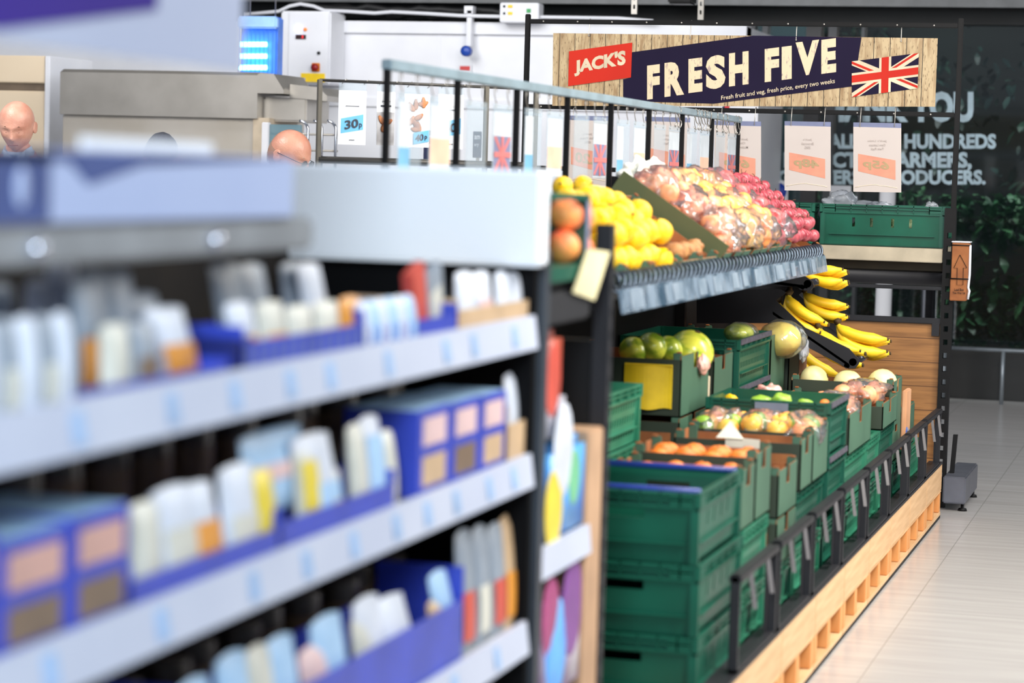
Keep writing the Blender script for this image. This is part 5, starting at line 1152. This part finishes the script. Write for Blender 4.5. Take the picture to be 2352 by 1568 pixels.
# crates and bags on the end stand
for i, (x0, x1, lab) in enumerate(((1880, 2168, 'green crate of bagged salad beside the right black upright'), (1588, 1868, 'green crate half hidden behind the radishes on the end stand'))):
    a = E_(x0, 566, YE+.04); b = E_(x1, 566, YE+.04); crate(lab, a.x, b.x, YE+.04, YE+.44, zs+.002, H=.192, m=GREEN, group='green crates on the end stand')
SALB = mat('salad_leaf', (190, 205, 160), .5, col2=(50, 84, 30), nscale=26)
for i, (px, y, rx, rz_, lab) in enumerate(((1930, 11.6, .085, .07, 'clear bag standing up at the left of the salad crate'), (2020, 11.62, .06, .028, 'clear bag rising at the middle of the salad crate'), (2140, 11.65, .03, .026, 'small clear bag corner by the right end of the salad crate'), (1990, 11.66, .16, .03, 'large flat clear bag low in the salad crate'))):
    p = E_(px, 474, y); blob('salad_bag', (p.x, y, p.z-.008), (rx, .06, rz_), FILM2, lab, 'plastic bag', i+2, .55, 'salad bags in the end crate', fac=2.0)
for i in range(9):
    p = E_(1912+i*29, 500, 11.68); blob('lettuce', (p.x, 11.68+.03*(i % 2), zs+.082), (.036, .085, .05), SALB, 'green lettuce head inside the salad crate', 'lettuce', i, .5, 'lettuces in the salad crate')
# potted plant seen through the rail
p = at_y(1527, 420, 12.4); t = thing('potted_plant', 'leafy plant in a purple sleeve with white tag seen between rail posts', 'plant', (p.x, 12.4, 0)); L0 = t.location.copy()
top = at_y(1527, 345, 12.4).z; bot = at_y(1527, 405, 12.4).z
bm = nb(); lathe(bm, [(0, bot-.12), (.035, bot-.12), (.05, bot), (.075, top+.01), (.07, top+.01), (.045, bot), (0, bot)], 16); obj('purple_sleeve', bm, mat('purple_sleeve', (96, 50, 150), .35), t)
bm = nb(); rr = random.Random(1)
for k in range(90):
    a = rr.uniform(0, 6.3); r_ = rr.uniform(.01, .085); z = top+rr.uniform(-.11, .06); q = Matrix.Rotation(a, 3, 'Z') @ Matrix.Rotation(rr.uniform(-.9, .9), 3, 'Y')
    c = Vector((r_*math.cos(a), r_*math.sin(a)*.9-.03, z)); bm.faces.new([bm.verts.new(c+q @ Vector(v)) for v in ((0, 0, 0), (.018, .010, .004), (.036, 0, -.004), (.018, -.010, .004))])
obj('leaves', bm, mat('plant_leaf', (110, 170, 50), .45, col2=(40, 90, 30), nscale=30), t, norm=False)
bm = nb(); box(bm, .0, .028, -.088, -.086, bot+.01, bot+.07); obj('white_tag', bm, WHITE, t)
bm = nb(); rbox(bm, -.16, .16, -.14, .16, 0, bot-.12, .01); obj('pedestal', bm, mat('dark_pedestal', (50, 46, 44), .6), t)
#@@FOREGROUND
# ================================================================== FOREGROUND GONDOLA
XG = -1.2; YA, YZ = 1.75, 4.43
t = thing('shelf_gondola', 'blurred foreground gondola with white ticket strips and dark back', 'gondola', (XG-.3, 3.0, 0)); L0 = t.location.copy(); t0 = t
bm = nb(); box(bm, XG-.50, XG-.47, YA, YZ, .05, 1.42); part('back_panel', bm, mat('dark_brown_back', (24, 22, 22), .8, col2=(30, 27, 24), nscale=7, spec=.08))
bm = nb(); box(bm, XG-.46, XG-.02, YA, YZ, 0, .14); part('kick_base', bm, CHAR)
bm = nb(); rbox(bm, XG-.5, XG+.0, YZ+.0, YZ+.03, 0, 1.36, .004); part('end_panel', bm, mat('matt_black', (12, 12, 14), .8, spec=.1))
bm = nb(); rbox(bm, XG-.03, XG+.012, YZ+.03, YZ+.07, 0, 1.36, .004); part('front_post', bm, mat('grey_post', (70, 76, 84), .4, .4))
STRIP = mat('white_ticket_strip', (196, 202, 218), .4, nscale=3, col2=(186, 193, 212)); TB = mat('pale_blue_ticket', (158, 192, 232), .4)
rr = random.Random(9)
for i, (zt, nm) in enumerate(((1.234, 'top'), (.972, 'middle'), (.652, 'bottom'), (.36, 'hidden'))):
    bm = nb(); rbox(bm, XG-.46, XG-.005, YA, YZ, zt-.035, zt-.012, .003); sh = part('shelf', bm, mat('cream_shelf', (206, 202, 196), .4))
    bm = nb(); prism(bm, [(XG-.008, YA, zt), (XG+.002, YA, zt), (XG+.010, YA, zt-.062), (XG+.002, YA, zt-.064)], (0, YZ-YA, 0)); st = part('ticket_strip', bm, STRIP, sh)
    y = YA+.15
    while y < YZ-.06 and i < 3:
        bm = nb(); prism(bm, [(XG+.0035, y, zt-.012), (XG+.0045, y, zt-.012), (XG+.0115, y, zt-.05), (XG+.0105, y, zt-.05)], (0, .032, 0)); part('ticket', bm, TB, st); y += rr.choice((.16, .2, .26, .3))
# header board and canopy
t = thing('header_board', 'pale blue printed header board along the top of the near gondola', 'header', (XG, 2.4, 1.43)); L0 = t.location.copy(); t0 = t
yh = at_x(668, 430, XG).y
HB = mat('header_pale_blue', (174, 188, 222), .4, nscale=2, col2=(166, 181, 218)); HBD = mat('header_blue_print', (66, 84, 140), .5, spec=.2); HG = mat('header_grey_channel', (150, 154, 158), .4, .2)
bm = nb(); rbox(bm, XG-.01, XG+.004, YA, yh, 1.432, 1.512, .002); part('board', bm, HB)
bm = nb(); rbox(bm, XG-.10, XG-.002, YA, yh+.1, 1.385, 1.430, .006); part('grey_channel', bm, HG)
ya = at_x(105, 430, XG).y; bm = nb(); box(bm, XG+.004, XG+.0055, YA, ya, 1.434, 1.510); part('blue_block', bm, HBD)
yb1 = at_x(150, 380, XG).y; yb2 = at_x(320, 380, XG).y; bm = nb(); prism(bm, [(XG+.004, YA, 1.51), (XG+.004, yh-.02, 1.51), (XG+.004, yb2, 1.497), (XG+.004, yb1+.05, 1.474), (XG+.004, yb1, 1.499), (XG+.004, YA, 1.499)], (.0015, 0, 0)); part('blue_wedge', bm, HBD)
pc = at_x(38, 430, XG); bm = nb(); ball(bm, (XG+.006, pc.y, pc.z), (.002, .014, .022), 14, 10); part('pale_logo_spot', bm, HB)
for px, py in ((82, 548), (492, 548)): p = at_x(px, py, XG); bm = nb(); ball(bm, (XG+.002, p.y, 1.405), .011, 12, 8); part('chrome_stud', bm, mat('chrome', (210, 212, 220), .12, 1))
# white box panel at the end of the top
a = at_y(655, 590, 4.38); c = at_y(1252, 392, 4.38)
t = thing('white_header_box', 'bright blank white header panel at the end of the near gondola', 'header', ((a.x+c.x)/2, 4.38, 1.30)); L0 = t.location.copy(); t0 = t
bm = nb(); rbox(bm, a.x, c.x, 4.36, 4.42, a.z, c.z, .006); part('panel', bm, mat('bright_white_panel', (250, 252, 255), .4, nscale=1, col2=(246, 250, 255)))
bm = nb(); rbox(bm, a.x+.02, c.x-.02, 4.42, 4.428, a.z+.01, c.z-.02, .002); part('back_support', bm, GREYM)
bm = nb(); y1 = at_x(190, 330, XG).y; y2 = at_x(490, 330, XG).y; z1 = at_x(340, 346, XG).z; rbox(bm, XG-.004, XG, y1, y2, 1.513, 1.527, .001); tag(obj('header_card', bm, WHITEC), 'small pale card standing on top of the printed header board', 'card')
# hanging purple and white sign
t = thing('hanging_sign', 'large blurred pale lavender hanging sign with purple stripe', 'sign', (XG, 2.5, 1.62)); L0 = t.location.copy(); t0 = t
p0 = at_x(0, 112, XG); p1 = at_x(556, 165, XG); bm = nb(); box(bm, XG-.004, XG, 1.9, p1.y, 1.622, 2.02); part('board', bm, mat('lavender_white', (182, 188, 208), .6, nscale=1, col2=(176, 182, 203), spec=.2))
q0 = at_x(0, 66, XG); q1 = at_x(358, 22, XG); bm = nb(); prism(bm, [(XG, q0.y-.3, q0.z-.012), (XG, q0.y, q0.z), (XG, q1.y, q1.z), (XG, q1.y, 2.0), (XG, q0.y-.3, 2.0)], (.002, 0, 0)); part('purple_stripe', bm, mat('purple_print', (56, 36, 134), .6, nscale=1, col2=(52, 32, 126), spec=.1))
for y in (2.1, 2.7): bm = nb(); tube(bm, [(XG-.002, y, 2.0), (XG-.002, y, 4.2)], .003, 6); part('wire', bm, STEEL)
# ---- products
def c_(n, rgb, **k): return mat('pack_'+n, rgb, .38, **k)
PM = dict(white=c_('white', (226, 232, 244)), cream=c_('cream', (222, 220, 206)), grey=c_('grey', (150, 160, 172)), sky=c_('sky_blue', (178, 216, 250)), blue=c_('blue', (52, 72, 190)), navy=c_('navy', (24, 36, 110)),
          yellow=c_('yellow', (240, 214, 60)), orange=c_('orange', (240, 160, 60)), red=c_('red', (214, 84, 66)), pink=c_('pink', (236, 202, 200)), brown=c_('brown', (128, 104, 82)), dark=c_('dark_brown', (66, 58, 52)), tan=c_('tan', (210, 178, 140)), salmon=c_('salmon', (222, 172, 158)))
def pouch(label, pa, pb, pyt, zb, col, col2=None, lean=0, x=-1.225, cat='pouch', grp='pouches on the near gondola', band=None, dx=0):
    ya = at_x(pa, pyt, x).y; yb = at_x(pb, pyt, x).y; zt = at_x((pa+pb)/2, pyt, x).z; w = yb-ya; h = (zt-zb)/max(.6, math.cos(lean))
    t = thing('food_pouch', label, cat, (x+dx, (ya+yb)/2-math.sin(-lean)*0, zb), 0, grp); t.rotation_euler = (0, -.06, 0); sh = math.tan(lean); h = zt-zb
    bm = nb(); nu, nv = 8, 10
    for s in (-1, 1):
        g = [[bm.verts.new((s*.5*.026*(max(0, 1-(2*i/nu-1)**2)**.5)*(math.sin(math.pi*min(1, (j/nv)*.98+.01))**.35 if j < nv else 0)*(1.1-.2*j/nv), (i/nu-.5)*w*(1-.06*math.sin(math.pi*j/nv))-sh*j/nv*h, (j/nv-.04*(2*i/nu-1)**2*(j/nv))*h)) for i in range(nu+1)] for j in range(nv+1)]
        for j in range(nv):
            for i in range(nu): f = bm.faces.new((g[j][i], g[j][i+1], g[j+1][i+1], g[j+1][i])); f.smooth = True
    obj('packet', bm, PM[col], t)
    if col2:
        b0, b1 = band or (.1, .5); bm = nb()
        g = [[bm.verts.new((.5*.026*(max(0, 1-(2*u-1)**2)**.5)*(math.sin(math.pi*min(1, v*.98+.01))**.35)*(1.1-.2*v)+.002, (u-.5)*w-sh*v*h, v*h)) for u in [.12+.76*i/6 for i in range(7)]] for v in [b0+(b1-b0)*j/5 for j in range(6)]]
        for j in range(5):
            for i in range(6): f = bm.faces.new((g[j][i], g[j][i+1], g[j+1][i+1], g[j+1][i])); f.smooth = True
        obj('printed_panel', bm, PM[col2], t)
    return t
def pbox(label, pa, pb, pyt, zb, col, x=-1.215, d=.14, top='sky', pics=(), lean=0, name='food_box', cat='box', grp='boxes on the near gondola'):
    ya = at_x(pa, pyt, x).y; yb = at_x(pb, pyt, x).y; zt = at_x((pa+pb)/2, pyt, x).z; w = yb-ya; h = zt-zb
    t = thing(name, label, cat, (x, (ya+yb)/2, zb), 0, grp); t.rotation_euler = (lean, 0, 0)
    bm = nb(); rbox(bm, -d, 0, -w/2+.001, w/2-.001, 0, h, .003); obj('carton', bm, PM[col], t)
    if top: bm = nb(); box(bm, -d+.004, -.004, -w/2+.004, w/2-.004, h, h+.001); obj('pale_top', bm, PM[top], t)  # top face in its own colour, paler than the blue sides
    for (u0, u1, v0, v1, c) in pics:
        bm = nb(); rbox(bm, 0, .0012, -w/2+u0*w, -w/2+u1*w, v0*h, v1*h, .0004); obj('printed_picture', bm, PM[c], t)
    return t
def ptray(label, pa, pb, pyt, zb, col='blue', x=-1.212, d=.2, ribs=True):
    ya = at_x(pa, pyt, x).y; yb = at_x(pb, pyt, x).y; zt = at_x((pa+pb)/2, pyt, x).z; h = zt-zb
    t = thing('display_tray', label, 'tray', (x, ya, zb), 0, 'display trays on the near gondola'); w = yb-ya
    bm = nb(); box(bm, -.003, 0, 0, w, 0, h); box(bm, -d, -d+.003, 0, w, 0, h); box(bm, -d, 0, 0, .003, 0, h*1.5); box(bm, -d, 0, w-.003, w, 0, h*1.5); box(bm, -d, 0, 0, w, 0, .002); obj('tray_body', bm, PM[col], t)
    if ribs:
        bm = nb(); n = max(2, int(w/.035))
        for k in range(n): box(bm, .0002, .001, w*(k+.3)/n, w*(k+.62)/n, h*.1, h*.85)
        obj('printed_stripes', bm, mat('stripe_print', (96, 112, 176), .4), t)
    return t
Z1, Z2, Z3 = 1.224, .962, .642
# top shelf
for i, (a, b, y, c) in enumerate(((-60, -5, 735, 'white'), (-5, 42, 730, 'grey'), (42, 88, 725, 'white'), (88, 130, 722, 'grey'), (130, 166, 715, 'white'))): pouch('upright pale pouch on the top shelf, %s from the left frame edge' % ORD[i].replace('nearest', 'first'), a, b, y, Z1, c, 'cream' if i % 2 else None, x=-1.215)
pouch('tall pale blue pouch at back of the top shelf, left end', 70, 130, 640, Z1, 'white', 'grey', x=-1.33); pouch('tallest pale pouch at back of the top shelf, left of grey pouches', 122, 190, 580, Z1, 'white', x=-1.33); pouch('dim pouch at the extreme left back of the top shelf', -20, 40, 650, Z1, 'grey', x=-1.36)
ptray('left blue striped tray of grey pouches on the top shelf', 168, 525, 868, Z1); ptray('right blue striped tray of grey pouches on the top shelf', 560, 835, 765, Z1)
for i, (a, b, y, c, c2, l, x) in enumerate(((175, 225, 640, 'grey', 'orange', 0, -1.25), (200, 268, 615, 'grey', 'white', .1, -1.27), (262, 330, 618, 'grey', None, .15, -1.27), (320, 400, 668, 'grey', 'red', .35, -1.27), (370, 460, 700, 'white', 'orange', .45, -1.25),
        (235, 300, 742, 'cream', None, 0, -1.225), (300, 360, 738, 'grey', 'brown', 0, -1.225))):
    pouch('pouch in the left blue striped tray, %s from its left' % ORD[i].replace('nearest', 'first'), a, b, y, Z1, c, c2, l, x, grp='pouches in the left striped tray')
for i, (a, b, y, c, c2, l, x) in enumerate(((520, 590, 600, 'grey', None, .3, -1.29), (580, 640, 602, 'grey', 'white', .3, -1.29), (540, 600, 690, 'white', 'orange', .3, -1.24), (600, 660, 690, 'cream', 'orange', .1, -1.235), (665, 720, 600, 'grey', 'orange', .15, -1.29), (715, 765, 600, 'white', 'orange', .3, -1.27), (660, 720, 700, 'cream', None, 0, -1.235), (725, 780, 690, 'cream', 'orange', 0, -1.235), (785, 830, 680, 'orange', 'tan', 0, -1.235))):
    pouch('pouch in the right blue striped tray, %s from its left' % ORD[i].replace('nearest', 'first'), a, b, y, Z1, c, c2, l, x, grp='pouches in the right striped tray')
pbox('dark blue empty corner of tray between the two striped trays', 545, 585, 775, Z1, 'navy', top=None, d=.2)
for i in range(6): pouch('slim white striped pouch right of the second tray, %s of six' % ORD[i].replace('nearest', 'first'), 826+i*21, 848+i*21, 690-i*3, Z1, ('white', 'sky')[i % 2], None, .08, -1.22, grp='six slim striped pouches')
ptray('low plain blue tray under the striped pouches and the red box', 836, 1050, 738, Z1, ribs=False)
pbox('leaning red box on the top shelf', 962, 992, 605, Z1, 'red', d=.02, top=None, lean=.30, x=-1.24); pbox('leaning grey box beside the red box', 992, 1030, 612, Z1, 'grey', d=.02, top=None, lean=.3, x=-1.24, pics=((.2, .8, .2, .7, 'cream'),))
for i, (a, b) in enumerate(((1052, 1090), (1090, 1128), (1142, 1172), (1172, 1204), (1204, 1236))): pouch('white pack on the tan tray, right end of the top shelf, %s from left' % ORD[i].replace('nearest', 'first'), a, b, 622, Z1, 'white', 'pink' if i == 1 else None, 0, -1.235, grp='white packs on the tan tray')
ptray('low tan tray holding the white packs, right end of top shelf', 1052, 1225, 700, Z1, 'tan', ribs=False)
# middle shelf
PIC = ((.12, .88, .56, .88, 'salmon'), (.12, .88, .10, .42, 'brown'))
for i, (a, b, y) in enumerate(((-140, -4, 1235), (-2, 160, 1225), (166, 300, 1172))): pbox('blue multipack with pink and brown pictures, %s from left on the middle shelf' % ORD[i].replace('nearest', 'first'), a, b, y, Z2, 'blue', pics=PIC, d=.17)
for i, (a, b, y, c, c2, l, bd) in enumerate(((305, 378, 1150, 'cream', None, .05, None), (372, 465, 1110, 'white', 'cream', .16, (.1, .6)), (445, 520, 1100, 'white', 'orange', .28, (.05, .6)), (520, 600, 1062, 'white', 'cream', .1, None), (590, 640, 1075, 'yellow', None, .14, None),
        (560, 700, 985, 'sky', 'pink', .02, (.4, .6)), (690, 740, 1010, 'cream', 'yellow', .1, (.3, .8)), (715, 800, 985, 'white', 'sky', .42, None), (735, 785, 1080, 'cream', 'tan', 0, None), (815, 850, 970, 'cream', None, .12, None), (845, 890, 950, 'white', 'sky', .15, (.2, .8)), (885, 915, 985, 'cream', None, .12, None))):
    pouch('%s pouch leaning on the middle shelf, %s from the blue multipacks' % (c, ORD[i]), a, b, y, Z2 if i != 5 else Z2+.05, c, c2, l, -1.23 if i != 5 else -1.25, grp='leaning pouches on the middle shelf', band=bd)
ptray('long low blue tray under the leaning pouches, middle shelf', 300, 640, 1275, Z2, ribs=False, d=.16); ptray('deep blue tray under the large pale blue pouch, middle shelf', 645, 905, 1155, Z2, ribs=False, d=.16)
pbox('tall navy box standing at the back of the middle shelf', 470, 545, 990, Z2, 'navy', x=-1.45, d=.1, top=None)
for i, (a, b, y) in enumerate(((962, 1036, 935), (1038, 1104, 918), (1106, 1164, 902))): pbox('blue multipack with round pink pictures, %s of the three at right' % ('left', 'middle', 'right')[i], a, b, y, Z2, 'blue', pics=((.15, .85, .58, .9, 'pink'), (.15, .85, .12, .46, 'tan' if i != 1 else 'brown')), d=.13)
pouch('white pack at the right end of the middle shelf, left one', 1166, 1198, 855, Z2+.03, 'white', None, 0, -1.235); pouch('white pack at the right end of the middle shelf, right one', 1198, 1236, 850, Z2+.03, 'white', 'tan', 0, -1.235, band=(.0, .3)); ptray('low tan tray at the right end of the middle shelf', 1166, 1234, 965, Z2, 'tan', ribs=False)
# bottom shelf
for i, (a, b, y, c, c2, l) in enumerate(((380, 450, 1590, 'white', None, .2), (450, 520, 1545, 'sky', 'white', .2), (530, 600, 1488, 'sky', 'white', .15), (600, 655, 1470, 'cream', 'pink', .2), (645, 710, 1448, 'sky', 'white', .22), (715, 780, 1470, 'pink', 'cream', .22), (750, 820, 1400, 'sky', None, .25), (830, 880, 1400, 'cream', 'tan', .15), (840, 900, 1360, 'white', 'pink', .2), (900, 960, 1380, 'sky', 'white', .38), (910, 985, 1345, 'white', 'sky', .6), (1000, 1030, 1370, 'tan', 'grey', .2), (1025, 1065, 1295, 'sky', 'white', .42), (1060, 1095, 1215, 'grey', 'red', 0), (1098, 1130, 1205, 'grey', 'cream', 0), (1132, 1165, 1200, 'grey', 'red', 0), (1160, 1195, 1180, 'tan', 'orange', 0), (1196, 1236, 1170, 'tan', 'sky', 0))):
    pouch('%s pouch on the bottom visible shelf, %s from the left' % (c, ORD[i].replace('nearest', 'first')), a, b, y, Z3, c, c2, l, -1.23, grp='pouches on the bottom visible shelf')
ptray('low blue tray under the pouches, bottom visible shelf', 500, 1060, 1530, Z3, ribs=False, d=.16)
blob('white_pack', at_x(1203, 1248, -1.222), (.012, .025, .032), PM['sky'], 'rounded glossy pale blue pack at the right end of the bottom shelf', 'pack', 2, .1)
# stock behind, in shadow at the back of each shelf
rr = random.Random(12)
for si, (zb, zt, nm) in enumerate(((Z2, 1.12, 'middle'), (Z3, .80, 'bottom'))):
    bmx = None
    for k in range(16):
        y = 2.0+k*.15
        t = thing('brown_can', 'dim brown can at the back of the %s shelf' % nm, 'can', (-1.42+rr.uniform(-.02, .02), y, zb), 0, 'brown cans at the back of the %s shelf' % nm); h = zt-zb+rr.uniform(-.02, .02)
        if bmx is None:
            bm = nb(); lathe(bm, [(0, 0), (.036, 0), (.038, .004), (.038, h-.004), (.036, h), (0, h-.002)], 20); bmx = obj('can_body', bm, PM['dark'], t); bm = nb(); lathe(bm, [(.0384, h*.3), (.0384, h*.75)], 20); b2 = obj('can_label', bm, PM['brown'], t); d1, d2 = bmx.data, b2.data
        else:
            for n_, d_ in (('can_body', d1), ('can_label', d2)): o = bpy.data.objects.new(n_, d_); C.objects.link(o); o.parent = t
# ---- end cap
YC0, YC1 = 4.53, 5.04
t = thing('end_cap_shelving', 'narrow end cap shelving with dark slotted corner upright', 'shelving', (XG, YC0, 0)); L0 = t.location.copy(); t0 = t
bm = nb(); pz = at_x(1412, 515, XG).z
holes_wall(bm, (YC1, YC1+.034), (0, pz), [(YC1+.012, YC1+.022, .1+k*.05, .122+k*.05) for k in range(25)], lambda u, v, s: (XG+.0-s*.035, u, v)); part('slotted_upright', bm, CHAR)
bm = nb(); rbox(bm, XG-.5, XG-.036, YC1+.004, YC1+.03, .03, 1.15, .003); part('back_panel', bm, BLACK)
for z in (1.30, .845, .10): bm = nb(); rbox(bm, XG-.45, XG-.012, YC0, YC1, z-.02, z, .003); part('shelf', bm, CHAR)
zc = at_x(1295, 1268, XG).z
bm = nb(); rbox(bm, XG-.45, XG-.012, YC0, YC1-.05, zc-.02, zc, .003); part('shelf', bm, WHITE)
bm = nb(); prism(bm, [(XG-.012, YC0-.01, zc+.03), (XG, YC0-.01, zc+.03), (XG+.006, YC0-.01, zc-.03), (XG-.006, YC0-.01, zc-.03)], (0, .40, 0)); part('white_ticket_strip', bm, STRIP)
bm = nb(); a = at_x(1330, 1000, XG-.005); rbox(bm, XG-.28, XG-.004, 4.90, YC1-.002, .10+.001, a.z, .004); tag(obj('cardboard_box', bm, mat('tan_card', (190, 152, 118), .7)), 'tall tan cardboard strip beside the dark slotted upright', 'box')
# black ticket box and cream card
a = at_x(1258, 742, XG); c = at_x(1356, 668, XG)
bm = nb(); rbox(bm, XG-.14, XG, a.y, c.y, at_x(1300, 742, XG).z, at_x(1300, 668, XG).z, .006); tag(obj('ticket_holder', bm, CHAR), 'black rectangular ticket holder below the peach tray', 'holder')
pts = [at_x(px, py, XG+.01) for px, py in ((1318, 672), (1366, 690), (1402, 578), (1352, 572))]
bm = nb(); prism(bm, pts, (-.003, 0, 0)); tag(obj('cream_card', bm, mat('cream_card', (226, 216, 170), .6)), 'slanted cream card left of the slotted upright', 'card')
# peach punnet stack in clear box
t = thing('peach_punnet_box', 'dark green open box of peaches on the end cap, clear side', 'box', (XG-.10, 4.86, 1.31)); L0 = t.location.copy(); t0 = t
x1 = XG+.0; ya = at_x(1262, 600, x1).y; yb = at_x(1352, 600, x1).y
zb = at_x(1300, 645, x1).z; zt = at_x(1300, 445, x1).z
bm = nb(); box(bm, x1-.22, x1, ya, yb, zb, zb+.03); box(bm, x1-.22, x1-.215, ya, yb, zb, zt); box(bm, x1-.22, x1, yb-.004, yb, zb, zt); part('box_body', bm, GREEN)
bm = nb(); box(bm, x1-.002, x1, ya, yb, zt-.012, zt); box(bm, x1-.22, x1, yb-.02, yb, zt-.012, zt-.004); part('box_lid', bm, GREEN)
bm = nb(); box(bm, x1-.004, x1, yb-.012, yb+.002, zb+.03, zt-.012); part('clear_corner', bm, mat('milky_blue_plastic', (160, 175, 205), .3))
for i, (px, py) in enumerate(((1300, 492), (1292, 567), (1330, 500), (1326, 572))):
    p = at_x(px, py, x1-.045-(.0 if i < 2 else .05)); put('large_peach', PEACHF, .036, 'round', p, (0, .5, i*1.7), ('upper left', 'lower left', 'upper right', 'lower right')[i]+' peach in the dark green box on the end cap', 'peaches on the end cap')
# hanging packs
def hang(label, a, b, yt, yb, m, x=XG-.01, cols=(), name='hanging_pack', d=.05):
    p = at_x(a, yt, x); q = at_x(b, yb, x); ya, yb_ = p.y, q.y; zt = at_x((a+b)/2, yt, x).z; zb = at_x((a+b)/2, yb, x).z
    t = thing(name, label, 'pack', (x, (ya+yb_)/2, zb)); w = yb_-ya; h = zt-zb
    bm = nb(); rbox(bm, -d, 0, -w*.5, w*.5, 0, h, min(d, w)*.35, seg=4)
    for f in bm.faces: f.smooth = True
    obj('bag', bm, m, t)
    for (u, v, r, mm) in cols: bm = nb(); ball(bm, (0, (u-.5)*w, v*h), (.003, r*w, r*w*1.2), 12, 8); obj('printed_shape', bm, mm, t)
    return t
BB = mat('bag_blue', (60, 140, 236), .3, col2=(90, 180, 240), nscale=7); PU = mat('bag_purple', (130, 60, 150), .35)
zz = lambda y: y
hang('bright blue detergent like bag with yellow spot on the end cap', 1262, 1345, 1012, 1235, BB, cols=((.15, .36, .22, PM['yellow']), (.35, .92, .25, PM['white']), (.65, .6, .15, mat('bag_green', (120, 200, 150), .4))))
hang('red and orange pack hanging at the top left of the end cap', 1250, 1292, 760, 900, mat('bag_orange_red', (196, 84, 60), .35), cols=((.5, .2, .4, PM['red']),), x=XG-.02)
hang('greyish white pack between the red pack and the blue bag', 1252, 1300, 895, 1020, mat('bag_greywhite', (190, 190, 202), .4), x=XG-.02)
hang('purple and white flowered bag low on the end cap', 1245, 1335, 1380, 1600, mat('bag_floral', (216, 212, 222), .35, col2=(150, 90, 170), nscale=9), cols=((.35, .55, .25, BB), (.7, .88, .25, PU), (.2, .9, .2, mat('bag_magenta', (170, 60, 120), .4))))
